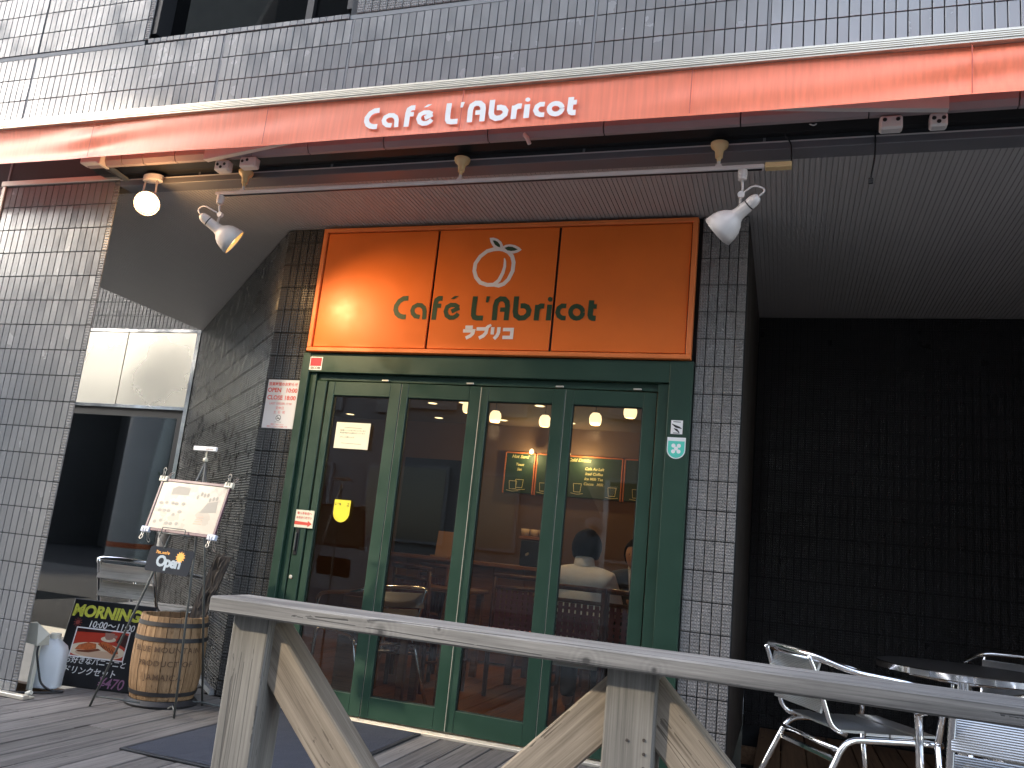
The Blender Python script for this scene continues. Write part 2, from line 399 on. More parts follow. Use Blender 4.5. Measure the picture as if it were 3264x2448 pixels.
x = -1.98
while x < 7.0:
    if x > 3.92:
        lay(x, -2.05, .62, DECKW); lay(x, .62, 2.58, DECKB)
    else:
        e = .70 if x > .99 else (.70+(.99-x)*.93 if x > .30 else -.0)
        lay(x, -2.05, e, DECKW)
    x += .1395
mb = MB()
for yy in (-2.0, -1.2, -.4, .35): mb.box(-2.05, 7.0, yy, yy+.05, -.13, -.034)
for yy in (1.2, 2.0): mb.box(3.86, 7.0, yy, yy+.05, -.13, -.034)
mb.build('joist', DECKB, deck)
MB().box(-2.05, 7.0, -2.075, -2.052, -.20, -.004).build('edge_board', DECKW, deck)
MB().box(-2.05, 7.0, -1.98, .72, G-.003, G+.02).build('bearing_slab', PAVE, deck)

# ---------------------------------------------------------------- tiles
TP = .0483
def plain_tile(w, h, mat, name='tile', d=.008):
    return MB().bevbox(-w/2, w/2, 0, d, -h/2, h/2, .0012).mesh(name, mat)
def stud_tile(w, h, mat, cols=3, rows=9, name='studded_tile', hgt=.0062):
    mb = MB().bevbox(-w/2, w/2, 0, .008, -h/2, h/2, .001)
    for i in range(cols):
        for j in range(rows):
            cx = -w/2+w*(i+.5)/cols; cz = -h/2+h*(j+.5)/rows; r = min(w/cols, h/rows)*.36
            mb.add([(cx-r,0,cz-r),(cx+r,0,cz-r),(cx+r,0,cz+r),(cx-r,0,cz+r),(cx,-hgt,cz)], [(0,1,4),(1,2,4),(2,3,4),(3,0,4)])
    return mb.mesh(name, mat)
_tm = {}
def tile_mesh(kind, w, h, mat):
    k = (kind, round(w,4), round(h,4), mat.name)
    if k not in _tm: _tm[k] = plain_tile(w, h, mat) if kind == 'p' else stud_tile(w, h, mat, 3 if w > .02 else 2, max(2, round(9*h/.146)))
    return _tm[k]
def set_tiles(wall, cells, limit=300):
    """cells: (x, y, z, kind, w, h, material, rz). The ones that show largest are parts, the rest one joined part."""
    def key(c):
        ok, z = px((c[0], c[1], c[2])); return (0 if ok else 1, z/(c[4]*c[5])**.5)
    cells.sort(key=key); base = WM[wall.name].translation
    for c in cells[:limit]:
        me = tile_mesh(*c[3:7])
        inst(me, 'studded_tile' if c[3] == 's' else 'tile', wall, (c[0]+random.uniform(-.0004,.0004), c[1]+random.uniform(-.0005,.0005), c[2]),
             (random.gauss(0,.003), random.uniform(-.002,.002), c[7]+random.gauss(0,.003)))
    rest = {}
    for c in cells[limit:]: rest.setdefault(c[6].name, []).append(c)
    for mn, cs in rest.items():
        vs, fs = [], []
        for c in cs:
            me = tile_mesh(*c[3:7])
            T = Matrix.Translation(Vector(c[:3])-base) @ Matrix.Rotation(c[7]+random.gauss(0,.004), 4, 'Z') @ Matrix.Rotation(random.gauss(0,.004), 4, 'X')
            n = len(vs); vs += [tuple(T @ v.co) for v in me.vertices]; fs += [tuple(i+n for i in p.vertices) for p in me.polygons]
        me = bpy.data.meshes.new('tile_field'); me.from_pydata(vs, [], fs); me.materials.append(cs[0][6])
        o = bpy.data.objects.new('tile_field', me); COL.objects.link(o); o.parent = wall; o['kind'] = 'stuff'
def grid_cells(x0, x1, rows, y, kind, mat, gap=.0052, skip=None, tp=TP):
    n = max(1, round((x1-x0)/tp)); p = (x1-x0)/n; out = []
    for i in range(n):
        for a, b in zip(rows[:-1], rows[1:]):
            cx = x0+p*(i+.5); cz = (a+b)/2
            if skip and skip(cx, cz): continue
            out.append((cx, y, cz, kind, p-gap, b-a-gap, mat, 0.0))
    return out

# upper facade ---------------------------------------------------------------------------
fac = thing('facade_wall', 'grey tiled upper wall of the building above the orange awning', 'wall', (2.0, 0, 2.9))
mb = MB(); yb0, yb1 = .0075, .14
mb.box(-2.6, .235, yb0, yb1, 2.905, 6.2); mb.box(.235, 1.665, yb0, yb1, 2.905, 3.805); mb.box(1.665, 10, yb0, yb1, 2.905, 6.2); mb.box(.235, 1.665, yb0, yb1, 5.3, 6.2)
mb.build('mortar_bed', MORTAR, fac)
JX = [-2.59, -1.9, -.63, .832, 1.694, 3.088, 3.927, 5.30, 6.7, 8.1]
low = [3.199, 3.349, 3.502, 3.655, 3.806]; up = [3.838, 3.983, 4.130, 4.278, 4.426, 4.574, 4.722]
cells = []
for a, b in zip(JX[:-1], JX[1:]):
    cells += grid_cells(a+.007, b-.007, low, 0, 'p', TILE)
for a, b in zip(JX[:3], [JX[1], JX[2], .226]):
    cells += grid_cells(a+.007, b-.003, up, 0, 'p', TILE)
cells += grid_cells(.226, .262, up, 0, 's', STUD)
cells += grid_cells(1.702, 3.081, up, 0, 's', STUD)
for a, b in zip(JX[5:-1], JX[6:]): cells += grid_cells(a+.007, b-.007, up, 0, 'p', TILE)
set_tiles(fac, cells)
sill_me = MB().bevbox(-.0222, .0222, -.004, .06, -.015, .015, .0015).mesh('sill_tile', TILE)
for i in range(29):
    inst(sill_me, 'sill_tile', fac, (.262+.0483*(i+.5), 0, 3.826+random.uniform(-.0006,.0006)), (random.gauss(0,.006),0,random.gauss(0,.004)))
mb = MB()
for jx in JX: mb.box(jx-.006, jx+.006, .003, .007, 2.91, 3.806)
mb.box(-2.6, .232, .003, .007, 3.808, 3.834); mb.box(1.668, 10, .003, .007, 3.808, 3.834)
mb.build('sealant_joint', SEAL, fac)
win = thing('upper_window', 'dark recessed upper window above the awning', 'window', (.95, .1, 3.84))
mb = MB()
mb.box(.262, 1.665, .062, .15, 3.845, 3.885); mb.box(.237, .30, .012, .15, 3.885, 5.3); mb.box(1.63, 1.664, .012, .15, 3.885, 5.3); mb.box(1.30, 1.345, .095, .15, 3.885, 5.3)
mb.build('frame', BLACKM, win)
MB().box(.302, 1.298, .122, .128, 3.887, 5.3).build('pane', GLASSU, win)
MB().box(1.347, 1.628, .122, .128, 3.887, 5.3).build('pane', GLASSU, win)
MB().box(1.50, 1.54, .30, .34, 3.87, 5.3).build('blind_post', CONC, win)

# building body: slabs and side walls that close the volume -------------------------------------
body = thing('building_body', 'concrete slabs and rear walls of the building', None, (2, 3, 3), kind='structure')
DK = M('dark_room_paint', (.02,.02,.02), .9)
mb = MB(); mb.box(-1.62, 10, .145, 5.6, 2.915, 3.05); mb.box(-2.6, -1.64, .145, 3.1, 4.6, 4.75); mb.build('floor_slab', DK, body)
mb = MB(); mb.box(-2.6, 10, .02, 6, 6.2, 6.4); mb.build('roof_slab', DK, body)
mb = MB(); mb.box(-2.6, 10, 6.0, 6.2, G, 6.2); mb.box(9.8, 10, .15, 6, 2.9, 6.2); mb.box(-1.64, -1.5, .15, 5.9, 3.06, 6.19); mb.build('rear_wall', DK, body)
mb = MB(); mb.box(6.45, 6.6, 0, 2.6, G, 2.86); mb.build('end_wall', DARKT, body)

# pier at the left ------------------------------------------------------------------------------
pier = thing('tiled_pier', 'glossy grey tiled pier at the left edge with a studded corner strip', 'pillar', (-.3, 0, 0))
MB().add([(-1.6,.0075,G),(.2735,.0075,G),(.05,.15,G),(-1.6,.15,G),(-1.6,.0075,2.90),(.2735,.0075,2.90),(.05,.15,2.90),(-1.6,.15,2.90)],
   [(0,1,5,4),(1,2,6,5),(2,3,7,6),(3,0,4,7),(4,5,6,7),(3,2,1,0)]).build('mortar_bed', MORTAR, pier)
prow = [2.459-.15*k for k in range(17,-4,-1)]; prow = [-.09]+[z for z in prow if z > 0]+[2.897]; prow = sorted(set(round(z,3) for z in prow if z < 2.91))
cells = grid_cells(-.618, .2373, prow, 0, 'p', TILE) + grid_cells(.2373, .2756, prow, 0, 's', STUD) + grid_cells(-1.6, -.634, prow, 0, 'p', TILE)
set_tiles(pier, cells)
MB().box(-.633, -.619, .002, .007, 0, 2.90).build('sealant_joint', SEAL, pier)
MB().bevbox(-.66, .2755, -.012, .0, 2.903, 2.936, .003).build('metal_strip', ALU, pier)
MB().bevbox(-.648, -.619, -.010, .0, 2.55, 2.902, .003).build('metal_strip', ALU, pier)

# lintel and soffit ------------------------------------------------------------------------------
o = MB().bevbox(.2765, 6.6, -.004, .102, 2.864, 2.904, .003).bevbox(.2765, 6.6, .02, .10, 2.904, 2.914, .001).build('lintel_beam', LINTEL)
tag(o, 'long grey steel lintel beam under the awning', 'beam')
o = MB().box(.2765, 6.6, -.006, -.0045, 2.897, 2.9035).build('lintel_trim', PINKP); tag(o, 'thin painted strip along the top of the lintel beam', 'trim')
sof = thing('soffit', 'ribbed grey metal soffit over the cafe entrance', None, (2, 1, 2.869), kind='structure')
MB().box(-1.63, 6.6, .104, 3.3, 2.872, 2.912).build('soffit_board', SOFFIT, sof)
RP = .0247; strip = MB().box(-RP*.40, RP*.40, 0, 1, -.0045, 0).mesh('soffit_strip', SOFFIT)
xx = -1.617; k = 0
strips = []
while xx < 5.75:
    if xx < .98: e = .7244+(.98-xx)*.939
    elif xx < 3.84: e = .722
    else: e = 2.58
    strips.append((xx, e)); xx += RP
for xx, e in strips[-299:]: inst(strip, 'soffit_strip', sof, (xx, .104, 2.8715), scale=(1, e-.106, 1))

# wall round the door -----------------------------------------------------------------------------
D1 = .7244
dw = thing('door_wall', 'studded tile wall strips on both sides of the green door', 'wall', (2.4, D1, 0))
mb = MB(); mb.box(.982, 1.238, D1+.0075, D1+.12, 0, 2.866); mb.box(3.592, 3.8385, D1+.0075, D1+.12, 0, 2.866); mb.box(1.238, 3.592, D1+.02, D1+.12, 2.052, 2.866)
mb.build('mortar_bed', MORTARD, dw)
drow = sorted([round(2.031+.1495*k,4) for k in range(-13,6)]); drow = [.003]+[z for z in drow if .04 < z < 2.80]+[2.864]
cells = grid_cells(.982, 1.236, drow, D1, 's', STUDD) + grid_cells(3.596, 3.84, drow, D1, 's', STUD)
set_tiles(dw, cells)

# diagonal wall ------------------------------------------------------------------------------------
A, B = Vector((.982, D1, 0)), Vector((-1.632, 3.172, 0)); dl = (B-A).length; da = math.atan2((A-B).y, (A-B).x)
dg = thing('diagonal_wall', 'dark studded tile wall running diagonally back from the door to the glass entrance', 'wall', (-.3, 1.95, 0))
nrm = Vector((math.sin(da), -math.cos(da), 0)); tdir = (A-B).normalized()
def dgp(s, off, z): return A-tdir*s-nrm*off+Vector((0,0,z))
mb = MB(); P = [dgp(0,.0075,0), dgp(dl,.0075,0), dgp(dl,.12,0), dgp(.10,.12,0)]
vs = [(p.x,p.y,G) for p in P]+[(p.x,p.y,2.866) for p in P]
mb.add(vs, [(0,1,5,4),(1,2,6,5),(2,3,7,6),(3,0,4,7),(4,5,6,7),(3,2,1,0)]).build('mortar_bed', MORTARD, dg)
cells = []; n = round(dl/TP); p = dl/n
for i in range(n):
    for a, b in zip(drow[:-1], drow[1:]):
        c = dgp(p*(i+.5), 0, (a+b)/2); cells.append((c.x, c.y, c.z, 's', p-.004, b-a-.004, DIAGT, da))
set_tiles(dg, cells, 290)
q = [dgp(.02,-.03,0), dgp(1.6,-.03,0), dgp(1.6,-.001,0), dgp(.02,-.001,0)]
MB().add([(v.x,v.y,.001) for v in q]+[(v.x,v.y,.03) for v in q], [(0,1,5,4),(1,2,6,5),(2,3,7,6),(3,0,4,7),(4,5,6,7)]).build('base_rail', SEAL, dg)

# right hand recess --------------------------------------------------------------------------------
rc = thing('recess_wall', 'near black tiled wall at the back of the shaded terrace', 'wall', (5, 2.58, 0))
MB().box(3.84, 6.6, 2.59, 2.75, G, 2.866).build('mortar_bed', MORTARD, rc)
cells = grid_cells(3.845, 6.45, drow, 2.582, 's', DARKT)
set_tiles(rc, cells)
rt = thing('return_wall', 'dark brown side wall between the door strip and the recess', 'wall', (3.84, 1.6, 0))
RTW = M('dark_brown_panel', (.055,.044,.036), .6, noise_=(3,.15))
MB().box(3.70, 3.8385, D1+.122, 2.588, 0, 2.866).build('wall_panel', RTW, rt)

# entrance window at far left -----------------------------------------------------------------------
Y2 = 3.172
ew = thing('entrance_window', 'dark glass entrance window with beige metal fascia panels at the far left', 'window', (-2.6, Y2, G))
mb = MB(); mb.box(-5.4, -1.612, Y2-.03, Y2+.01, 2.842, 2.872); mb.box(-5.4, -1.660, Y2-.03, Y2+.01, 2.035, 2.066); mb.box(-1.658, -1.612, Y2-.035, Y2+.01, G, 2.840)
mb.build('steel_trim', TRIMS, ew)
MB().bevbox(-2.531, -1.662, Y2-.02, Y2, 2.068, 2.838, .002).build('fascia_panel', STEEL, ew)
MB().bevbox(-3.40, -2.539, Y2-.02, Y2, 2.068, 2.838, .002).build('fascia_panel', STEEL, ew)
MB().bevbox(-4.27, -3.408, Y2-.02, Y2, 2.068, 2.838, .002).build('fascia_panel', STEEL, ew)
MB().box(-5.4, -1.66, Y2+.0105, Y2+.03, 1.955, 2.84).build('backing', BLACKM, ew)
MB().box(-5.4, -1.66, Y2-.01, Y2+.03, G, G+.07).build('sill', ALU, ew)
MB().box(-5.4, -1.74, Y2+.012, Y2+.02, G+.07, 1.955).build('pane', GLASSD, ew)
mb = MB(); mb.box(-1.74, -1.66, Y2-.005, Y2+.03, G+.07, 1.955); mb.build('frame', BLACKM, ew)
mb = MB(); mb.box(-5.4, -1.5, 5.4, 5.5, G, 2.9); mb.box(-5.5, -5.4, Y2, 5.5, G, 2.9); mb.box(-1.47, -1.44, Y2+.05, 5.5, G, 2.9); mb.box(-5.5, -1.44, Y2+.04, 5.5, 2.87, 2.91); mb.build('lobby_wall', M('lobby_paint', (.045,.048,.048), .8), ew)
MB().box(-5.4, -1.5, Y2+.04, 5.4, G-.1, G+.004).build('lobby_floor', M('lobby_stone', (.06,.06,.058), .3), ew)
wu = thing('window_head_wall', 'studded grey tile wall above the glass entrance', 'wall', (-2.6, Y2, 2.88))
MB().box(-5.4, -1.60, Y2+.0075, Y2+.12, 2.875, 4.6).build('mortar_bed', MORTAR, wu)
cells = grid_cells(-3.7, -1.60, [2.876+.15*k for k in range(8)], Y2, 's', STUD)
set_tiles(wu, cells)
jw = thing('entrance_jamb', 'narrow grey tiled strip between the entrance window and the diagonal wall', 'wall', (-1.5, Y2-.1, G))
MB().lathe([(.085,G),(.085,1.12)], 20, Matrix.Translation((-1.475, 3.02, 0)), cap1=True).build('rounded_post', STUD, jw, smooth=True)
ls = thing('standing_notice', 'white standing notice behind the entrance glass forbidding entry', 'sign', (-2.95, 3.45, G))
MB().bevbox(-3.07, -2.86, 3.44, 3.45, .80, 1.06, .004).build('plate', PAPER, ls)
MB().tube([(-2.965,3.458,G),(-2.965,3.458,.82)], .008, 8).build('pole', ALU, ls)
MB().text('関係者以外', wall_M(-2.965,3.437,.97), .042, bold=.001).text('立入りを禁ず', wall_M(-2.965,3.437,.875), .036, bold=.001).build('lettering', BLACKP, ls)

STROKES = {'C': [(1.9052, 2.3938), (1.874, 2.3918), (1.8483, 2.3753), (1.8314, 2.3454), (1.8311, 2.3222), (1.8414, 2.2991), (1.861, 2.284), (1.8828, 2.2776), (1.9037, 2.2777)], 'a': [(1.9935, 2.2776), (1.9653, 2.2827), (1.9471, 2.2996), (1.941, 2.3193), (1.9473, 2.339), (1.9698, 2.3515), (1.9942, 2.3496), (2.0134, 2.3346), (2.021, 2.313), (2.0234, 2.2635)], 'f': [(2.0843, 2.2613), (2.0854, 2.3589), (2.0893, 2.3818), (2.1049, 2.3922), (2.1266, 2.3922)], 'f2': [(2.0821, 2.3471), (2.1228, 2.3472)], 'e': [(2.2342, 2.337), (2.2111, 2.3512), (2.1842, 2.3525), (2.1623, 2.3395), (2.1554, 2.3135), (2.1653, 2.2877), (2.187, 2.2749), (2.2102, 2.2764), (2.227, 2.2868), (2.2361, 2.2997)], 'e2': [(2.1918, 2.3124), (2.2385, 2.3345)], 'L': [(2.331, 2.4042), (2.3294, 2.327), (2.3316, 2.2918), (2.3391, 2.2778), (2.356, 2.2735), (2.3919, 2.2737)], 'A': [(2.462, 2.2609), (2.4603, 2.3465), (2.4663, 2.3751), (2.4861, 2.3892), (2.5108, 2.3872), (2.5288, 2.3688), (2.5337, 2.3466), (2.5338, 2.2614)], 'A2': [(2.4911, 2.3243), (2.5316, 2.3245)], 'b': [(2.5827, 2.4036), (2.583, 2.3152), (2.5894, 2.2901), (2.6131, 2.2745), (2.6412, 2.2778), (2.6613, 2.2967), (2.6646, 2.3205), (2.6519, 2.3405), (2.6322, 2.348), (2.6121, 2.3467)], 'r': [(2.7123, 2.2615), (2.7128, 2.3532)], 'r2': [(2.7121, 2.3219), (2.718, 2.3382), (2.7334, 2.347), (2.7522, 2.3457)], 'i': [(2.783, 2.2621), (2.7836, 2.3545)], 'c': [(2.8797, 2.3466), (2.8551, 2.3478), (2.8379, 2.3347), (2.8321, 2.31), (2.8421, 2.2884), (2.8615, 2.2768), (2.8817, 2.2763)], 't': [(3.0215, 2.38), (3.0194, 2.2955), (3.0248, 2.2815), (3.0348, 2.2761), (3.0514, 2.2762)], 't2': [(3.016, 2.345), (3.0531, 2.3439)], 'o': [(2.9768, 2.3106), (2.9753, 2.297), (2.9687, 2.2855), (2.958, 2.2777), (2.9449, 2.2749), (2.9312, 2.2775), (2.9192, 2.2852), (2.9105, 2.2967), (2.9066, 2.3103), (2.9081, 2.324), (2.9148, 2.3356), (2.9255, 2.3433), (2.9387, 2.3461), (2.9524, 2.3434), (2.9644, 2.3357), (2.973, 2.3242), (2.9768, 2.3106)]}
POLYS = {'acc': [(2.1785, 2.3876), (2.2014, 2.3875), (2.2285, 2.4063), (2.2017, 2.4064)], 'apo': [(2.4006, 2.404), (2.4228, 2.404), (2.4139, 2.3668), (2.3996, 2.3668)], 'dot': [(2.7974, 2.3857), (2.7968, 2.3802), (2.7942, 2.3755), (2.7899, 2.3724), (2.7845, 2.3713), (2.7789, 2.3724), (2.774, 2.3756), (2.7705, 2.3802), (2.7689, 2.3857), (2.7695, 2.3912), (2.7721, 2.3959), (2.7765, 2.399), (2.7818, 2.4001), (2.7874, 2.399), (2.7923, 2.3959), (2.7958, 2.3912)]}
FRUIT = {'s1': [(2.4499, 2.6934), (2.4107, 2.6909), (2.3723, 2.6806), (2.3328, 2.6484), (2.3077, 2.6061), (2.3057, 2.5603), (2.3209, 2.5209), (2.3511, 2.4881), (2.3955, 2.4736), (2.4346, 2.4746), (2.4643, 2.5001), (2.4835, 2.5451), (2.4911, 2.5838), (2.4895, 2.6163), (2.4835, 2.6359)], 's2': [(2.4433, 2.6935), (2.4734, 2.6883), (2.5043, 2.6733), (2.5299, 2.6461), (2.5428, 2.6089), (2.5424, 2.5573), (2.522, 2.5061), (2.4958, 2.4787), (2.4678, 2.4686), (2.4425, 2.4733)]}
LEAFW = {'l1': [(2.3796, 2.7629), (2.4027, 2.7636), (2.4301, 2.755), (2.4552, 2.7359), (2.4676, 2.7113), (2.4628, 2.6951), (2.4168, 2.6961), (2.4, 2.7162), (2.3871, 2.7376)], 'l2': [(2.4648, 2.7068), (2.4834, 2.7169), (2.5091, 2.7202), (2.539, 2.7143), (2.5663, 2.7006), (2.5846, 2.6846), (2.563, 2.6695), (2.5347, 2.6623), (2.4976, 2.6747), (2.473, 2.6916)]}
LEAFG = {'g1': [(2.4001, 2.7458), (2.4146, 2.7461), (2.4321, 2.7365), (2.4471, 2.7197), (2.4516, 2.7019), (2.4339, 2.7075), (2.4153, 2.7211)], 'g2': [(2.4775, 2.6987), (2.5008, 2.7066), (2.5271, 2.7034), (2.5605, 2.6877), (2.5425, 2.6803), (2.52, 2.6782), (2.4968, 2.6826)]}
KANA = [[(2.2902, 2.2181), (2.3361, 2.2186)], [(2.279, 2.1964), (2.3432, 2.1971), (2.3404, 2.1819), (2.3259, 2.1665), (2.2999, 2.1535)], [(2.3602, 2.2087), (2.4238, 2.2094), (2.421, 2.188), (2.407, 2.1689), (2.3807, 2.1547)], [(2.4217, 2.2283), (2.432, 2.2171)], [(2.434, 2.2335), (2.4443, 2.2222)], [(2.4588, 2.2199), (2.459, 2.1771)], [(2.496, 2.2202), (2.4962, 2.1889), (2.4887, 2.17), (2.4728, 2.151)], [(2.5218, 2.2067), (2.5764, 2.2073), (2.576, 2.1513)], [(2.5223, 2.1605), (2.5787, 2.1613)]]

def logo_strokes(mb, f, y, w):
    """f maps a sign coordinate (x,z) to its place"""
    k = 0
    for name, pts in STROKES.items():
        ww = w*(.92 if name in ('o','e2','c','a','e','f2','A2','t2') else 1.05)
        mb.ribbon([f(p) for p in pts], ww, y-.00012*k); k += 1
    for pts in POLYS.values(): mb.poly([f(p) for p in pts], y-.0001*k); k += 1

# sign board -----------------------------------------------------------------------------------------
sg = thing('sign_board', 'large orange cafe sign with an apricot emblem and green lettering above the door', 'sign', (2.42, .70, 2.056))
mb = MB(); F = .028
mb.bevbox(1.269, 3.577, .672, .722, 2.847-F*.9, 2.847, .003).bevbox(1.269, 3.577, .672, .722, 2.056, 2.056+F*.9, .003)
mb.bevbox(1.269, 1.269+F, .6725, .722, 2.056+F*.9, 2.847-F*.9, .003).bevbox(3.577-F, 3.577, .6725, .722, 2.056+F*.9, 2.847-F*.9, .003)
mb.build('frame', ORANGEF, sg)
MB().box(1.28, 3.57, .705, .7225, 2.07, 2.84).build('backing', BLACKM, sg)
for a, b in ((1.303, 2.047), (2.062, 2.798), (2.813, 3.544)):
    MB().bevbox(a, b, .686, .70, 2.088, 2.817, .002).build('panel', ORANGE, sg)
mb = MB(); logo_strokes(mb, lambda p: p, .6848, .0285); mb.build('lettering', LOGOG, sg)
mb = MB()
for i, k in enumerate(KANA): mb.ribbon(k, .0205, .6848-.0001*i)
mb.build('lettering', LOGOW, sg)
mb = MB(); mb.ribbon(FRUIT['s1'], [.0235]*10+[.022,.021,.018,.014,.006], .6848); mb.ribbon(FRUIT['s2'], .0235, .6846)
for i, k in enumerate(LEAFW.values()): mb.poly(k, .6844-.0001*i)
em = mb.build('emblem', LOGOW, sg)
mb = MB()
for i, k in enumerate(LEAFG.values()): mb.poly(k, .6840-.0001*i)
mb.build('leaf', LOGOG, em)

# folding door ------------------------------------------------------------------------------------------
dr = thing('folding_door', 'dark green folding glass door of four narrow leaves', 'door', (2.41, .72, 0))
mb = MB()
mb.bevbox(1.238, 1.292, .700, .80, .0, 2.052, .003).bevbox(3.470, 3.592, .700, .80, .0, 2.052, .003)
mb.bevbox(1.292, 3.470, .702, .80, 1.932, 2.050, .003)
mb.bevbox(1.2935, 1.338, .722, .80, .0, 1.930, .002).bevbox(3.412, 3.4685, .722, .80, 0, 1.930, .002).bevbox(1.339, 3.411, .742, .80, 1.890, 1.930, .002)
mb.build('frame', GREEN, dr)
st = MB().bevbox(1.343, 1.412, .728, .775, .02, 1.886, .003).build('lock_stile', GREEN, dr)
h = MB().bevbox(1.352, 1.378, .722, .7285, .84, .995, .003).build('handle', BLACKM, dr)
MB().bevbox(1.358, 1.366, .712, .722, .865, .97, .002).build('pull', IRON, h)
MB().lathe([(.011,0),(.011,.004),(.008,.006)], 20, Matrix.Translation((1.362,.7275,.715)) @ Matrix.Rotation(R(90),4,'X'), cap1=True).build('lock_cylinder', ALU, dr)
LW = .4972; x0 = 1.4175
for i in range(4):
    a = x0+i*LW+.0015; b = a+LW-.003; ang = R(1.6)*(1 if i % 2 else -1)
    T = Matrix.Translation(((a+b)/2, .752, 0)) @ Matrix.Rotation(ang, 4, 'Z') @ Matrix.Translation((-(a+b)/2, -.752, 0))
    mb = MB(); gl, gr = a+.044, b-.070
    mb.bevbox(a, gl, .732, .772, .026, 1.884, .0025, T).bevbox(gr, b, .732, .772, .026, 1.884, .0025, T)
    mb.bevbox(gl+.0005, gr-.0005, .733, .771, .026, .137, .002, T).bevbox(gl+.0005, gr-.0005, .733, .771, 1.800, 1.884, .002, T)
    leaf = mb.build('door_leaf', GREEN, dr)
    MB().box(gl, gr, .750, .756, .137, 1.80, T).build('pane', GLASS, leaf)
    mb = MB(); mb.box(gl, gl+.006, .7425, .749, .137, 1.80, T).box(gr-.006, gr, .7425, .749, .137, 1.80, T).box(gl+.006, gr-.006, .743, .749, .137, .143, T).box(gl+.006, gr-.006, .743, .749, 1.794, 1.80, T)
    mb.build('gasket', SEAMG, leaf)
    if i: MB().box(a-.0022, a+.0012, .7295, .7318, .03, 1.88).build('edge_strip', ALU, leaf)
mb = MB().bevbox(1.30, 3.46, .690, .80, -.002, .014, .003); mb.box(1.30, 3.46, .715, .72, .014, .022).box(1.30, 3.46, .775, .78, .014, .022); mb.build('sill_track', ALU, dr)
for hx in (1.80, 2.34, 2.87, 3.30): MB().bevbox(hx-.022, hx+.022, .728, .741, 1.893, 1.903, .002).build('hanger', ALU, dr)

# notices and stickers ---------------------------------------------------------------------------------
def sheet(name, label, x0, x1, z0, z1, y, mat, cat='notice'):
    t = thing(name, label, cat, ((x0+x1)/2, y, z0)); MB().bevbox(x0, x1, y, y+.0025, z0, z1, .0006).build('sheet', mat, t); return t
t = sheet('opening_hours_notice', 'white opening hours notice in red print on the tiles left of the door', 1.008, 1.228, 1.575, 1.878, .716, PAPER)
y = .7152; mb = MB()
for s, z, sz, bo in (('営業時間のお知らせ',1.842,.023,.0004),('OPEN   10:00',1.800,.037,.001),('CLOSE 18:00',1.753,.037,.001),('LAST ORDER 17:30',1.722,.019,.0),('定休日',1.694,.020,.0),('土  日  祝',1.668,.020,.0)):
    mb.text(s, wall_M(1.118, y, z), sz, bold=bo)
mb.build('lettering', RED, t)
mb = MB(); cx, cz = 1.118, 1.640
ring = [(cx+.017*math.cos(a), cz+.017*math.sin(a)) for a in [2*math.pi*k/20 for k in range(21)]]
mb.ribbon(ring, .0028, y).ribbon([(cx-.012,cz+.012),(cx+.012,cz-.012)], .0026, y-.0001).ribbon([(cx-.011,cz-.003),(cx+.011,cz-.003)], .004, y-.0002)
mb.text('No smoking', wall_M(cx, y, 1.612), .009); mb.build('pictogram', BLACKP, t)
mb = MB().text('禁煙にご協力ください', wall_M(1.118, y, 1.596), .0095).text('喫茶ラブリコからのお願いです', wall_M(1.118, y, 1.582), .0105); mb.build('small_print', RED, t)
t = sheet('security_sticker', 'red and white square security sticker on the door header', 1.291, 1.377, 1.943, 2.025, .6995, WHITE, 'sticker')
MB().box(1.296, 1.372, .6988, .6992, 1.968, 2.020).build('red_field', REDS, t)
MB().text('SECOM', wall_M(1.334, .6990, 1.949), .0205, bold=.0006).build('lettering', BLACKP, t)
t = sheet('paper_notice', 'cream paper notice taped inside the first door leaf', 1.519, 1.745, 1.480, 1.636, .7285, CREAM)
mb = MB(); y = .7278
mb.ribbon([(1.575,1.606),(1.690,1.604)], .0016, y).ribbon([(1.566,1.512),(1.70,1.510)], .0014, y)
for z, s, x in ((1.585,'お客様へ  いつもありがとうございます',1.632),(1.570,'感染症予防のため換気を行っています',1.632),(1.545,'よろしくお願いします',1.60)): mb.text(s, wall_M(x, y, z), .0098)
mb.build('lettering', LOGOG, t)
t = thing('yellow_shield_sticker', 'yellow shield shaped sticker on the first door leaf glass', 'sticker', (1.626, .742, 1.05))
pts = [(1.573,1.181),(1.573,1.110)]+[(1.626-.053*math.cos(a), 1.108-.056*math.sin(a)) for a in [math.pi*k/12 for k in range(1,12)]]+[(1.679,1.110),(1.679,1.181)]
MB().prism(pts, .738, .7395).build('sheet', YELS, t)
MB().text('こども', wall_M(1.598,.7374,1.150), .0145, bold=.0006).text('番', wall_M(1.664,.7374,1.138), .016, bold=.001).text('110', wall_M(1.664,.7374,1.158), .008, bold=.0005).build('lettering', BLACKP, t)
t = sheet('pull_instruction_sticker', 'white sticker with a red arrow above the door handle', 1.333, 1.459, 1.000, 1.102, .7225, CREAM, 'sticker')
y = .7218
MB().text('取っ手を右へ', wall_M(1.396, y, 1.077), .0165, bold=.0004).text('お引きください', wall_M(1.396, y, 1.052), .0150, bold=.0004).build('lettering', RED, t)
MB().poly([(1.337,1.036),(1.425,1.032),(1.425,1.042),(1.452,1.024),(1.425,1.006),(1.425,1.016),(1.337,1.016)], y).build('arrow', RED, t)
t = sheet('small_picture_sticker', 'small white square sticker with a black drawing on the right door jamb', 3.494, 3.554, 1.661, 1.733, .6975, WHITE, 'sticker')
mb = MB(); y = .6968
mb.ribbon([(3.499,1.713),(3.520,1.700),(3.535,1.696),(3.549,1.690)], [.003,.012,.010,.003], y).ribbon([(3.510,1.690),(3.525,1.682),(3.538,1.669)], [.003,.011,.004], y-.0001).ribbon([(3.505,1.725),(3.543,1.724)], .0035, y)
mb.ribbon([(3.507,1.666),(3.54,1.666)], .0035, y); mb.build('drawing', BLACKP, t)
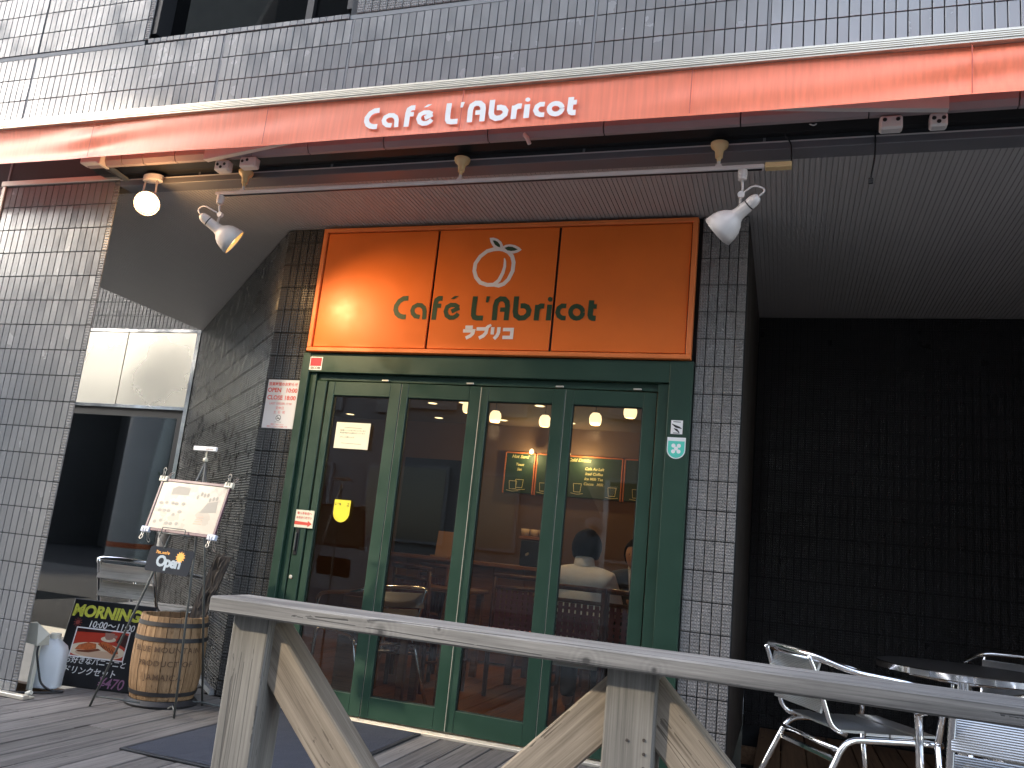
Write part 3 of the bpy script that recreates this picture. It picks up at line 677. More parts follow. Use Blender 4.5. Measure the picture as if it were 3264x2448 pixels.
t = thing('turquoise_shield_sticker', 'turquoise shield sticker with five white dots on the right door jamb', 'sticker', (3.527,.6975,1.53))
def shield(i): return [(3.480+i,1.643-i),(3.480+i,1.580)]+[(3.527-(.047-i)*math.cos(a), 1.579-(.047-i)*math.sin(a)) for a in [math.pi*k/12 for k in range(1,12)]]+[(3.574-i,1.580),(3.574-i,1.643-i)]
MB().prism(shield(0), .6965, .6995).build('sheet', WHITE, t)
s2 = [(x, min(z, 1.624)) for x, z in shield(.005)]
MB().prism(s2, .6955, .6963).build('field', TURQ, t)
mb = MB()
for i, (dx, dz) in enumerate(((-.014,.012),(.014,.012),(0,-.003),(-.014,-.018),(.014,-.018))):
    mb.poly([(3.527+dx+.0105*math.cos(a), 1.588+dz+.0105*math.sin(a)) for a in [2*math.pi*k/14 for k in range(14)]], .6950-.0001*i)
mb.build('dot', WHITE, t)

# awning ----------------------------------------------------------------------------------------------------
aw = thing('awning', 'retracted orange awning with white cafe lettering on its valance', 'awning', (2.4, -.3, 2.88))
XA, XB = -1.15, 6.4
prof = [(-.335,3.148),(-.325,3.153),(-.285,3.153),(-.285,3.100),(-.333,3.100)]
def extrude_x(mb, prof, x0, x1):
    n = len(prof); vs = [(x0,y,z) for y,z in prof]+[(x1,y,z) for y,z in prof]
    return mb.add(vs, [tuple(range(n)), tuple(range(2*n-1,n-1,-1))]+[(i,(i+1)%n,(i+1)%n+n,i+n) for i in range(n)])
mb = MB(); extrude_x(mb, prof, XA, XB)
for z in (3.110, 3.119, 3.128, 3.137): extrude_x(mb, [(-.3375,z),(-.3375,z+.0045),(-.3335,z+.0045),(-.3335,z)], XA, XB)
mb.build('front_bar', ALU, aw)
MB().bevbox(-.405, -.30, -.3385, -.336, 3.112, 3.126, .0005).build('maker_plate', PAPER, aw)
nx, nz = 420, 12; vs, fs = [], []
SE = [-.78, .347, 1.484, 2.568, 3.63, 4.705, 5.8]
for i in range(nx+1):
    x = XA+(XB-XA)*i/nx
    for j in range(nz+1):
        u = j/nz; z = 3.099-.217*u
        d = 0
        for s in SE:
            k = math.exp(-abs(x-s)*(2.2 if s > 4 else 3.5)); amp = .0085 if (s > 4 or s < .4) else .0022
            d += amp*k*math.sin(u*9+s*3+2.2*math.sin((x-s)*1.6))
        d += .0035*noise.noise(Vector((x*1.1, u*1.8, .3)))+.0012*noise.noise(Vector((x*7, u*2, 4)))
        if x < .34: d += .012*math.sin(math.pi*u)*math.sin((x+.8)*2.4)*min(1,(.34-x)*2.5)
        vs.append((x, -.312+d-.004*u, z+.003*noise.noise(Vector((x*1.7,0,9)))*u))
for i in range(nx):
    for j in range(nz):
        a = i*(nz+1)+j; fs.append((a, a+1, a+nz+2, a+nz+1))
va = MB().add(vs, fs).build('valance', FABRIC, aw, smooth='all')
SEAMT = M('seam_thread', (.55,.13,.09), .7)
for s in SE: MB().ribbon([(s,3.097),(s-.002,2.886)], .0045, -.3245).build('seam', SEAMT, va)
sx, sz = (3.128-2.053)/(3.0551-1.8133), .1075/(2.4042-2.2605)
mb = MB(); logo_strokes(mb, lambda p: (2.053+(p[0]-1.8133)*sx, 2.922+(p[1]-2.2605)*sz-.0035*(p[0]-1.8)), -.3248, .0255); mb.build('lettering', FABW, va)
vs = [(XA,-.29,3.152),(XB,-.29,3.152),(XB,-.09,3.245),(XA,-.09,3.245),(XB,-.01,3.16),(XA,-.01,3.16)]
MB().add(vs, [(0,1,2,3),(3,2,4,5)]).build('canopy_cloth', CANOPY, aw)
mb = MB(); extrude_x(mb, [(-.135,2.93),(-.135,3.10),(-.012,3.15),(-.012,2.92),(-.06,2.915)], .16, XB); mb.build('housing', BLACKM, aw)
CE = [.175, .43, .58, .80, 1.02, 1.30, 1.65, 2.09, 2.65, 3.22, 3.83, 4.35, 4.9, 5.5, 6.3]
for a, b in zip(CE[:-1], CE[1:]):
    mb = MB(); extrude_x(mb, [(-.175,2.938),(-.175,2.972),(-.14,2.976),(-.137,2.912),(-.160,2.912)], a+.003, b-.003); mb.build('cover_segment', SEGM, aw)
EP = [(.06,3.07),(.075,3.03),(.10,2.985),(.285,2.905),(.325,2.905),(.325,3.10),(.06,3.10)]
MB().prism(EP, -.12, -.005).build('end_plate', M('end_plate_grey', (.06,.058,.058), .5), aw)
MB().bevbox(.155, .30, -.20, -.137, 2.918, 2.972, .006).bevbox(.29,.312,-.205,-.13,2.905,2.985,.003).build('end_cap', PINKP, aw)
mb = MB().add([(.30,-.15,2.925),(.33,-.15,2.925),(.40,-.06,2.875),(.36,-.06,2.875),(.30,-.14,2.915),(.33,-.14,2.915),(.40,-.055,2.865),(.36,-.055,2.865)], [(0,1,2,3),(7,6,5,4),(0,4,5,1),(1,5,6,2),(2,6,7,3),(3,7,4,0)]); mb.build('hook_bracket', IRON, aw)
# folded arms (long wedges) and their shoulder brackets
def arm(x0, x1, z0, z1, h0, h1):
    mb = MB(); mb.add([(x0,-.225,z0),(x1,-.245,z1),(x1,-.245,z1+h1),(x0,-.225,z0+h0),(x0,-.185,z0+.004),(x1,-.215,z1+.004),(x1,-.215,z1+h1),(x0,-.185,z0+h0)],
      [(0,1,2,3),(7,6,5,4),(0,4,5,1),(1,5,6,2),(2,6,7,3),(3,7,4,0)])
    return mb.build('folding_arm', PINKP, aw)
arm(1.045, 1.60, 2.876, 2.934, .062, .016); arm(4.64, 3.86, 2.884, 2.938, .062, .014)
def bracket(x, wdt, z0, holes):
    b = MB().bevbox(x-wdt/2, x+wdt/2, -.172, -.120, z0, z0+.060, .008).build('arm_bracket', PINKP, aw)
    mb = MB()
    for hx, hz in holes: mb.lathe([(.0085,-.002),(.0085,.0015),(.005,.003)], 12, Matrix.Translation((x+hx,-.1725,z0+hz)) @ Matrix.Rotation(R(90),4,'X'), cap1=True)
    mb.build('bolt', BLACKM, b)
bracket(1.12, .088, 2.838, ((-.022,.034),(.022,.034),(0,.018)))
bracket(1.285, .10, 2.848, ((-.03,.034),(.0,.04)))
bracket(4.435, .088, 2.842, ((-.025,.04),(.025,.04)))
bracket(4.612, .066, 2.842, ((-.018,.034),(.018,.034),(0,.018)))
MB().tube([(2.835,-.16,2.972),(2.838,-.165,2.925),(2.852,-.168,2.908),(2.866,-.166,2.878)], [.009,.011,.010,.009], 8).build('crank_eye', PINKP, aw)

# lighting track and spot lamps ----------------------------------------------------------------------------
tr = thing('lighting_track', 'pink lit white lighting track hung below the lintel on three yellowed cups', 'light track', (2.5, -.045, 2.762))
MB().bevbox(1.02, 3.935, -.062, -.028, 2.749, 2.769, .003).build('rail', PINKP, tr)
MB().box(1.03, 3.925, -.052, -.038, 2.7465, 2.7495).build('slot', BLACKM, tr)
MB().bevbox(3.937, 4.05, -.066, -.024, 2.749, 2.774, .003).build('feed_connector', YEL, tr)
for mx in (1.190, 2.476, 3.735):
    T = Matrix.Translation((mx, -.045, -.022))
    mo = MB().lathe([(.006,2.80),(.010,2.835),(.0165,2.838),(.019,2.868),(.026,2.880),(.036,2.888),(.040,2.898),(.040,2.908),(.034,2.911)], 24, T, cap0=True, cap1=True).build('mount_cup', YEL, tr, smooth=True)
    MB().lathe([(.008,2.792),(.0085,2.836)], 12, T).bevbox(mx-.014,mx+.014,-.057,-.033,2.767,2.781,.002).bevbox(mx-.012,mx+.012,-.045,-.0045,2.866,2.882,.002).build('hanger_stem', PINKP, mo, smooth=True)
def axis_M(p, d):
    return Matrix.Translation(p) @ Vector(d).normalized().to_track_quat('Z','Y').to_matrix().to_4x4()
BULB = M('warm_bulb', (1,.8,.5), .4, emit=((1.0,.62,.26), 5.0))
_n, _l = BULB.node_tree.nodes, BULB.node_tree.links            # frosted bulb: hot in the middle, amber towards its edge
_w = _n.new('ShaderNodeLayerWeight'); _w.inputs[0].default_value = .35
_r = _n.new('ShaderNodeValToRGB'); _r.color_ramp.elements[0].color = (.55,.42,.22,1); _r.color_ramp.elements[1].color = (.05,.017,.003,1); _r.color_ramp.elements[1].position = .38
_l.new(_w.outputs['Facing'], _r.inputs[0]); _l.new(_r.outputs[0], _n['Principled BSDF'].inputs['Emission Color'])
BULBL = M('lit_spot_bulb', (1,.8,.5), .4, emit=((1.0,.66,.28), .7))
BULBO = M('unlit_bulb', (.80,.74,.60), .3)
SHIN = M('cream_shade_inside', (.80,.66,.36), .35)
def spot(name, label, hang, joint, cap, d, cord_side, lit=False):
    t = thing(name, label, 'spotlight', hang)
    hx, hy, hz = hang
    MB().lathe([(.021,hz),(.021,hz-.030),(.019,hz-.032),(.019,hz-.046),(.013,hz-.050)], 20, Matrix.Translation((hx,hy,0)), cap0=True, cap1=True).build('adapter', PINKP, t, smooth=True)
    MB().tube(fillet([(hx,hy,hz-.048),(hx+.004,hy,hz-.085),joint], .02), .0055, 10).build('stem', PINKP, t, smooth='all')
    T = axis_M(cap, d)
    MB().lathe([(.012,-.006),(.022,.004),(.0265,.022),(.0275,.044)], 24, T, cap0=True).build('socket_cap', PINKP, t, smooth='all')
    MB().lathe([(.0262,.044),(.0262,.050)], 24, T).build('cap_joint', BLACKM, t, smooth='all')
    sh = MB().lathe([(.0275,.050),(.0285,.085),(.030,.110),(.036,.122),(.052,.138),(.066,.160),(.075,.190),(.079,.226),(.0765,.226),(.072,.190),(.063,.161),(.049,.141),(.030,.126)], 32, T).build('lamp_shade', PINKP, t, smooth='all')
    MB().lathe([(.0755,.2225),(.071,.190),(.062,.162),(.048,.143),(.0,.140)], 32, T).build('reflector', SHIN, sh, smooth='all')
    MB().lathe([(.012,.142),(.018,.16),(.034,.185),(.036,.200),(.022,.214),(.001,.218)], 20, T).build('bulb', BULBL if lit else BULBO, t, smooth='all')
    if lit:
        L = bpy.data.lights.new('spot_beam', 'SPOT'); L.energy = 9.5; L.color = (1.0,.66,.30); L.shadow_soft_size = .03; L.spot_size = R(96); L.spot_blend = 1.0
        lo = bpy.data.objects.new('spot_beam', L); COL.objects.link(lo); lo.parent = t
        lo.location = (T @ Vector((0,0,.224)))-WM[t.name].translation; lo.rotation_euler = (-Vector(d)).to_track_quat('Z','Y').to_euler()
    c = T @ Vector((0,0,.01)); e = T @ Vector((0,0,.10)); s = Vector(cord_side)
    MB().tube(fillet([joint, Vector(joint)*.4+e*.6+Vector((0,0,.012)), e], .03), .006, 8).lathe([(.015,-.009),(.015,.009)], 16, Matrix.Translation(joint) @ Matrix.Rotation(R(90),4,'X'), cap0=True, cap1=True).build('bracket', PINKP, t, smooth=True)
    MB().tube(fillet([T @ Vector((0,.0,-.004)), c+s*.045+Vector((0,0,.03)), c+s*.02+Vector((.03*s.x*-1,-.02,.055)), Vector(joint)], .03, 6), .0042, 8).build('flex', PINKP, t, smooth='all')
    return t
spot('spotlight', 'white cone spotlight at the left end of the track with its mouth turned right', (1.051,-.045,2.748), (1.067,-.045,2.636), (.951,-.055,2.631), (.66,.56,-.50), (-1,0,.3), lit=True)
spot('spotlight', 'white cone spotlight at the right end of the track pointing down left', (3.842,-.045,2.748), (3.840,-.045,2.631), (3.910,-.045,2.616), (-.72,.34,-.52), (1,0,.25))
ll = thing('lit_lamp', 'glowing warm lamp on a white base under the left end of the awning', 'lamp', (.55,-.05,2.88))
ca = MB(); n = 22
out = [(.545+.052*math.cos(a)*1.25+.012, -.045+.036*math.sin(a)) for a in [2*math.pi*k/n for k in range(n)]]
ca.add([(x,y,2.893) for x,y in out]+[(x,y,2.862) for x,y in out], [tuple(range(n)), tuple(range(2*n-1,n-1,-1))]+[(i,(i+1)%n,(i+1)%n+n,i+n) for i in range(n)]); ca.build('base', PINKP, ll, smooth=True)
MB().tube([(.512,-.05,2.864),(.505,-.05,2.79),(.512,-.06,2.75)], .0055, 8).tube([(.592,-.05,2.864),(.598,-.05,2.79),(.606,-.06,2.75)], .0055, 8).build('yoke', PINKP, ll, smooth='all')
LB = Vector((.572,-.07,2.713)); ld = Vector((.50,-.62,-.45))
T = axis_M(LB-ld.normalized()*.05, ld)
sh = MB().lathe([(.012,-.075),(.026,-.065),(.030,-.03),(.034,.0),(.060,.030),(.070,.062),(.067,.062),(.057,.032),(.030,.004)], 28, T, cap0=True).build('lamp_shade', PINKP, ll, smooth='all')
bl = MB().lathe([(.020,.012),(.040,.035),(.062,.066),(.060,.080),(.045,.094),(.022,.102),(.001,.104)], 28, T).build('bulb', BULB, ll, smooth='all')
L = bpy.data.lights.new('lamp_light', 'POINT'); L.energy = 1.3; L.color = (1.0,.58,.24); L.shadow_soft_size = .06
lo = bpy.data.objects.new('lamp_light', L); COL.objects.link(lo); lo.location = T @ Vector((0,0,.19)); lo.location -= WM[ll.name].translation; lo.parent = ll

# loose cables under the awning
def cable(name, label, pts, r=.004, mat=None, n=8):
    o = MB().tube(fillet(pts, .05, 6), r, n).build(name, mat or CABLE, smooth='all'); return tag(o, label, 'cable')
o = MB().tube(fillet([(4.385,-.02,2.985),(4.389,-.012,2.86),(4.388,-.010,2.80),(4.374,-.008,2.70)], .05), .0035, 8).bevbox(4.364,4.382,-.014,-.003,2.676,2.702,.002).build('hanging_cable', CABLE, smooth=True); tag(o, 'dark cable hanging straight down in front of the lintel at right', 'cable')
cable('feed_cable', 'thin dark cable drooping to the yellowed feed box of the lighting track', [(4.0,-.06,2.96),(4.015,-.03,2.915),(4.043,-.008,2.89),(4.047,-.02,2.82),(4.045,-.044,2.772)], .0032)
cable('cord_loop', 'small pale cord loop dangling under the awning near the right arm', [(4.085,-.10,2.965),(4.10,-.10,2.935),(4.135,-.10,2.915),(4.15,-.10,2.928),(4.13,-.10,2.942),(4.105,-.10,2.935)], .0032, PINKP)

# objects by the left wall ---------------------------------------------------------------------------------
# wooden coffee barrel
BX, BY, BR, BZ0, BZ1 = .90, .37, .172, .035, .462
ba = thing('coffee_barrel', 'wooden coffee barrel with black hoops and stencilled letters on a dark stand', 'barrel', (BX, BY, 0))
def brad(z):
    u = (z-BZ0)/(BZ1-BZ0)*2-1; return BR+.014*(1-u*u)-.010*max(0,-u)**3
NS = 18
for k in range(NS):
    a0, a1 = 2*math.pi*(k+.03)/NS, 2*math.pi*(k+.97)/NS; vs, fs = [], []; off = random.uniform(-.0015,.0015); top = BZ1+random.uniform(-.004,.002)
    zs = [BZ0+(top-BZ0)*i/6 for i in range(7)]
    for z in zs:
        for r in (brad(z)+off, brad(z)-.016):
            for a in (a0, (a0+a1)/2, a1): vs.append((BX+r*math.cos(a), BY+r*math.sin(a), z))
    for i in range(6):
        b, c = i*6, i*6+6
        fs += [(b,b+1,c+1,c),(b+1,b+2,c+2,c+1),(b+4,b+3,c+3,c+4),(b+5,b+4,c+4,c+5),(b+3,b,c,c+3),(b+2,b+5,c+5,c+2)]
    fs += [(36,37,40,39),(37,38,41,40),(1,0,3,4),(2,1,4,5)]
    MB().add(vs, fs).build('stave', BARR, ba)
for z0, z1, tl in ((.058,.079,0),(.335,.357,.0),(.412,.434,.0)):
    pr = [(brad(z0)+.001,z0),(brad(z0)+.0045,z0),(brad(z1)+.0045,z1),(brad(z1)+.001,z1)]
    MB().lathe(pr, 40, Matrix.Translation((BX,BY,0))).build('hoop', RUST, ba, smooth=True)
MB().lathe([(.001,.045),(.165,.045),(.165,.06),(.001,.06)], 32, Matrix.Translation((BX,BY,0))).build('barrel_bottom', BARR, ba)
MB().lathe([(.15,.002),(.185,.002),(.19,.012),(.17,.033),(.05,.034)], 32, Matrix.Translation((BX,BY,0))).build('stand', RUST, ba, smooth=True)
ca = -math.pi/2+.60; INK = M('faded_stencil_ink', (.10,.055,.03), .8)      # lettering faces the street
for s, z, sz, da_ in (('BLUE MOUNTAIN',.283,.040,.0),('PRODUCT OF',.213,.040,.0),('JAMAICA',.143,.042,.0)):
    vs, fs = text_geo(s, sz, 'CENTER', .0003, 1.12)
    MB().add([(BX+(brad(z+v.y)+.0022)*math.cos(ca+v.x/BR), BY+(brad(z+v.y)+.0022)*math.sin(ca+v.x/BR), z+v.y) for v in vs], fs).build('stencil_lettering', INK, ba, recalc=False)
dwd = MB()
dwd.add([(.935,.42,.10),(1.02,.46,.10),(1.03,.44,.10),(.945,.40,.10),(.945,.43,.45),(1.02,.47,.45),(1.03,.445,.45),(.955,.405,.45),(1.005,.50,.80),(1.085,.53,.795),(1.095,.505,.79),(1.015,.475,.80)],
   [(0,1,5,4),(1,2,6,5),(2,3,7,6),(3,0,4,7),(4,5,9,8),(5,6,10,9),(6,7,11,10),(7,4,8,11),(8,9,10,11),(3,2,1,0)])
for i in range(16):
    t = random.uniform(.35,1); x = .95+.10*t*t*.6+random.uniform(.0,.075); y0 = .405+.075*t
    dwd.tube([(x,y0-.012,.1+.62*t),(x+.01,y0-.016,.14+.64*t),(x+.03,y0-.006,.2+.62*t)], [.002,random.uniform(.005,.011),.002], 6)
o = dwd.build('driftwood_slab', BARK); tag(o, 'dark bark slab standing upright in the wooden barrel', 'driftwood')

# chalkboard
mbd = thing('chalkboard', 'black MORNING chalkboard with a toast photo leaning by the barrel', 'board', (.40, .37, 0), R(13))
T = WM[mbd.name] @ Matrix.Translation((-.235,0,0)) @ Matrix.Rotation(R(-11), 4, 'X')
BW, BH = .50, .475
MB().bevbox(0, BW, 0, .012, 0, BH, .004, T).build('board', BOARD, mbd)
def btxt(mb, s, x, z, size, bold=0, sp=1.0, al='LEFT', sh=0.0, lift=.001):
    mb.text(s, T @ wall_M(x, -lift, z), size, al, bold, sp, sh); return mb
CH_Y = M('chalk_yellow_green', (.55,.56,.07), .8, noise_=(60,.25)); CH_W = M('chalk_white', (.72,.72,.70), .8, noise_=(60,.25)); CH_P = M('chalk_purple', (.30,.14,.24), .8)
btxt(MB(), 'MORNING', .010, .382, .088, .0040, .98, sh=.06).build('lettering', CH_Y, mbd)
b2 = MB(); btxt(b2, '10:00～11:00', .125, .325, .052, .0006, 1.0, sh=.1); btxt(b2, 'お好きなパニーニと', .045, .128, .041, .0006, 1.02, sh=.1); btxt(b2, 'ドリンクセット', .052, .072, .046, .0007, 1.0, sh=.1); b2.build('lettering', CH_W, mbd)
b3 = MB(); btxt(b3, '¥470', .278, .012, .078, .0006, .95, sh=.15); b3.build('lettering', CH_P, mbd)
mb = MB()
for a in range(10):
    c, s = math.cos(a*.628), math.sin(a*.628); mb.add([T @ Vector(p) for p in ((.06+c*.016-s*.003,-.001,.345+s*.016+c*.003),(.06+c*.016+s*.003,-.001,.345+s*.016-c*.003),(.06+c*.03,-.001,.345+s*.03))], [(0,1,2)])
mb.add([T @ Vector((.06+.013*math.cos(k*.524),-.001,.345+.013*math.sin(k*.524))) for k in range(12)], [tuple(range(12))]); mb.build('sun_drawing', M('chalk_dull_red', (.25,.05,.04), .8), mbd)
# food photograph (flat print)
PX0, PX1, PZ0, PZ1 = .070, .385, .165, .315
ph = MB().bevbox(PX0-.007, PX1+.007, -.002, -.0003, PZ0-.007, PZ1+.007, .0004, T).build('food_photo', PAPER, mbd)
def pp(name, mat, shapes, lift):
    mb = MB()
    for i, poly in enumerate(shapes): mb.add([T @ Vector((PX0+(PX1-PX0)*x, -lift-i*.00008, PZ0+(PZ1-PZ0)*z)) for x, z in poly], [tuple(range(len(poly)))])
    return mb.build(name, mat, ph, recalc=False)
def ell(cx, cz, rx, rz, n=24, a0=0, a1=2*math.pi): return [(cx+rx*math.cos(a0+(a1-a0)*k/n), cz+rz*math.sin(a0+(a1-a0)*k/n)) for k in range(n)]
pp('table_print', M('print_red', (.48,.045,.022), .4), [[(0,0),(1,0),(1,1),(0,1)]], .0023)
pp('shadow_print', M('print_dark', (.05,.012,.01), .4), [[(0,.86),(.62,.92),(.70,1),(0,1)],[(.8,.62),(1,.45),(1,.9),(.86,.98)]], .0025)
clampell = lambda P: [(min(1,max(0,x)), min(1,max(0,z))) for x, z in P]
pp('plate_print', M('print_cream', (.74,.62,.45), .4, noise_=(40,.12)), [clampell(ell(.47,.24,.56,.30)), ell(.64,.70,.145,.10)], .0027)
pp('rim_print', M('print_rim', (.62,.42,.28), .4), [clampell(ell(.50,.13,.42,.13))], .0030)
pp('cup_print', M('print_cup', (.36,.20,.15), .4), [[(.55,.93),(.74,.93),(.72,.72),(.66,.68),(.61,.68),(.57,.74)], ell(.765,.82,.035,.055)], .0031)
pp('toast_print', M('print_toast', (.52,.13,.035), .4, noise_=(70,.35)), [[(.06,.22),(.12,.40),(.28,.52),(.44,.50),(.46,.32),(.30,.24)],[(.46,.50),(.56,.60),(.70,.54),(.86,.38),(.90,.22),(.78,.18),(.60,.34)]], .0034)
pp('crust_print', M('print_crust', (.17,.045,.016), .4), [[(.08,.20),(.30,.24),(.50,.33),(.56,.28),(.34,.16),(.14,.15)]]+[[(.50+.06*k,.54-.045*k),(.515+.06*k,.55-.045*k),(.60+.055*k,.36-.035*k),(.585+.055*k,.35-.035*k)] for k in range(5)], .0037)

# easel with menu and open sign
es = thing('menu_easel', 'thin grey iron easel in front of the barrel', 'easel', (1.0, .15, 0))
AP = Vector((1.155,.075,1.298))
MB().tube([AP+Vector((0,0,-.02)),(.744,.033,.004)], .0058, 8).build('leg', IRON, es, smooth='all')
MB().tube([AP+Vector((.004,0,-.02)),(1.206,.108,.004)], .0058, 8).build('leg', IRON, es, smooth='all')
MB().tube([AP,(1.10,.46,.004)], .0058, 8).build('leg', IRON, es, smooth='all')
MB().tube([(.765,.035,.055),(.86,.10,.045),(.965,.13,.04)], .0045, 8).tube(fillet([(1.12,.16,.03),(1.17,.13,.055),(1.204,.108,.03)],.02), .0045, 8).tube([(.985,.30,.03),(1.10,.455,.02),(1.24,.47,.012)], .006, 8).build('stretcher', IRON, es, smooth='all')
MB().tube([AP,AP+Vector((.0,.0,.045))], .004, 8).lathe([(.006,1.285),(.014,1.29),(.012,1.305),(.006,1.31)], 10, Matrix.Translation((AP.x,AP.y,0))).build('finial', CLIPM, es, smooth='all')
MB().bevbox(1.075, 1.222, .060, .074, 1.343, 1.367, .003).build('name_bar', PAPER, es)
MB().text('welcome', wall_M(1.18,.0594,1.350), .013).build('lettering', M('brown_print', (.30,.12,.06), .6), es)
T2 = Matrix.Translation((.912, -.010, .908)) @ Matrix.Rotation(R(1.0), 4, 'Y') @ Matrix.Rotation(R(-13), 4, 'X')
MW, MH = .438, .284
mn = thing('menu_board', 'pale menu sheet in a plum frame clipped on the easel', 'menu', (1.13, 0, .908))
mb = MB(); mb.bevbox(0,MW,0,.012,0,.016,.002,T2).bevbox(0,MW,0,.012,MH-.016,MH,.002,T2).bevbox(0,.014,0,.012,.0165,MH-.0165,.002,T2).bevbox(MW-.014,MW,0,.012,.0165,MH-.0165,.002,T2); mb.build('frame', PURP, mn)
MENUP = M('pale_menu_print', (.37,.325,.275), .30, noise_=(9,.05), dirt=(9,.56,(.25,.225,.205)))
MB().box(.012,MW-.012,.004,.009,.014,MH-.014,T2).build('sheet', MENUP, mn)
MENUG = M('menu_print_grey', (.25,.228,.20), .5); mb = MB()
def mell(cx, cz, rx, rz, lift): mb.add([T2 @ Vector((cx+rx*math.cos(k*.393), .0038-lift, cz+rz*math.sin(k*.393))) for k in range(16)], [tuple(range(16))])
kk = 0
for i in range(5):
    for j in range(3):
        kk += 1; mell(.05+.033*i+random.uniform(-.006,.006), .05+.055*j+random.uniform(-.01,.01), .010+random.random()*.004, .009, .00004*kk)
for i in range(7): kk += 1; mell(.26+.02*i, .215+random.uniform(-.025,.02), .007, .012, .00004*kk)
mb.add([T2 @ Vector((x, .0036, z)) for x, z in ((.09,.20),(.20,.205),(.20,.245),(.12,.25),(.09,.235))], [(0,1,2,3,4)]); mb.add([T2 @ Vector((x, .0035, z)) for x, z in ((.30,.12),(.40,.13),(.39,.19),(.33,.175))], [(0,1,2,3)])
mb.build('menu_drawing', MENUG, mn)
mb = MB()
for k in range(4): mb.add([T2 @ Vector((x, .0032-k*.00004, z)) for x, z in ((.285+.004*k,.06+.012*k),(.335,.062+.012*k),(.335,.066+.012*k),(.285+.004*k,.064+.012*k))], [(0,1,2,3)])
mb.build('menu_lettering', M('menu_print_red', (.60,.30,.22), .5), mn)
for i, (cx, cz, mt, sgn) in enumerate(((.012,MH,CLIPM,1),(MW-.012,MH,CLIPM,1),(.012,0,CLIPB,-1),(MW-.012,0,CLIPB,-1))):
    z0, z1 = (cz-.018, cz+.010) if sgn > 0 else (cz-.010, cz+.018)
    cl = MB().bevbox(cx-.025, cx+.025, -.006, .016, z0, z1, .002, T2).build('binder_clip', mt, mn)
    e = cz+sgn*.012
    for yy, lean in ((-.007,-.004),(.017,.020)):
        pts = [T2 @ Vector((cx+dx, yy+lean*t*2, e+sgn*dz-sgn*.02*(1 if t == 0 else 0))) for dx, dz, t in ((-.009,.0,0),(-.004,.018,.5),(-.011,.032,.8),(0,.042,1),(.011,.032,.8),(.004,.018,.5),(.009,.0,0))]
        MB().tube(fillet(pts, .008, 4), .0016, 6).build('clip_wire', WIRE, cl, smooth='all')
MB().tube(fillet([T2 @ Vector(p) for p in ((.125,-.010,-.03),(.125,-.012,.022),(.27,-.012,.022),(.27,-.010,-.03))], .008, 4), .0024, 6).tube([T2 @ Vector((.10,-.004,-.006)), T2 @ Vector((.30,-.004,-.006))], .004, 6).build('easel_ledge', IRON, es, smooth='all')
T3 = Matrix.Translation((.978, -.030, .708)) @ Matrix.Rotation(R(1.5), 4, 'Y') @ Matrix.Rotation(R(-9), 4, 'X')
OW, OH = .272, .126
op = thing('open_sign', 'dark Open sign with a little sun hanging by chains from the easel', 'sign', (1.11, -.03, .708))
mb = MB(); rr = .014; pts = []
for cx, cz, a0 in ((OW-rr,rr,-90),(OW-rr,OH-rr,0),(rr,OH-rr,90),(rr,rr,180)): pts += [(cx+rr*math.cos(R(a0+22.5*k)), cz+rr*math.sin(R(a0+22.5*k))) for k in range(5)]
mb.prism(pts, 0, .004, T3).build('plate', M('slate_blue_plate', (.022,.025,.032), .8, spec=.15, noise_=(12,.15)), op)
mb = MB(); mb.text('Open', T3 @ wall_M(OW*.50,-.0008,.032), .074, 'CENTER', .0032, .86); mb.build('lettering', M('pale_blue_print', (.30,.36,.42), .5, noise_=(30,.2)), op)
mb = MB(); mb.text("Yes...we're", T3 @ wall_M(OW*.30,-.0008,.092), .024, 'CENTER', .0002, .86, .35)
for a in range(12):
    c, s = math.cos(a*.5236), math.sin(a*.5236); mb.add([T3 @ Vector(p) for p in ((.198+c*.017-s*.006,-.0009,.088+s*.017+c*.006),(.198+c*.017+s*.006,-.0009,.088+s*.017-c*.006),(.198+c*.030,-.0009,.088+s*.030))], [(0,1,2)])
mb.add([T3 @ Vector((.198+.019*math.cos(k*.393),-.0011,.088+.019*math.sin(k*.393))) for k in range(16)], [tuple(range(16))]); mb.build('sun_emblem', M('sun_orange', (.80,.36,.05), .5), op)
for cx, tx in ((.085,.10),(.215,.285)):
    a = T3 @ Vector((cx,-.001,OH-.006)); b = T2 @ Vector((tx,-.006,-.008)); mb = MB()
    for k in range(9):
        p = a.lerp(b, k/9); qv = a.lerp(b, (k+1.25)/9); off = Vector((.003,0,0)) if k % 2 else Vector((0,.003,0)); mb.tube([p-off,qv-off,qv+off,p+off], .0011, 5, closed=True)
    mb.build('chain', IRON, op, smooth='all')

# jug, power box, cable, threshold
jg = thing('water_jug', 'translucent white plastic jug with a cap at the foot of the tiled pier', 'jug', (.235, .235, 0))
T4 = Matrix.Translation((.235,.235,0)) @ Matrix.Rotation(R(25),4,'Z')
bmj = bmesh.new()
secs = [(.0,.062,.052),(.006,.072,.060),(.12,.076,.063),(.19,.076,.063),(.222,.066,.054),(.246,.038,.034),(.256,.024,.024),(.268,.024,.024)]
vs, fs = [], []; n = 24
for z, a, b in secs:
    for k in range(n):
        t = 2*math.pi*k/n; c, s = math.cos(t), math.sin(t); e = .55
        vs.append(T4 @ Vector((a*math.copysign(abs(c)**e,c), b*math.copysign(abs(s)**e,s), z)))
for i in range(len(secs)-1):
    for k in range(n): fs.append((i*n+k, i*n+(k+1)%n, (i+1)*n+(k+1)%n, (i+1)*n+k))
fs.append(tuple(range(n-1,-1,-1))); MB().add(vs, fs).build('bottle', JUGP, jg, smooth=True)
MB().lathe([(.028,.262),(.029,.285),(.026,.289),(.0,.289)], 20, T4).build('cap', BEIGE, jg, smooth=True)
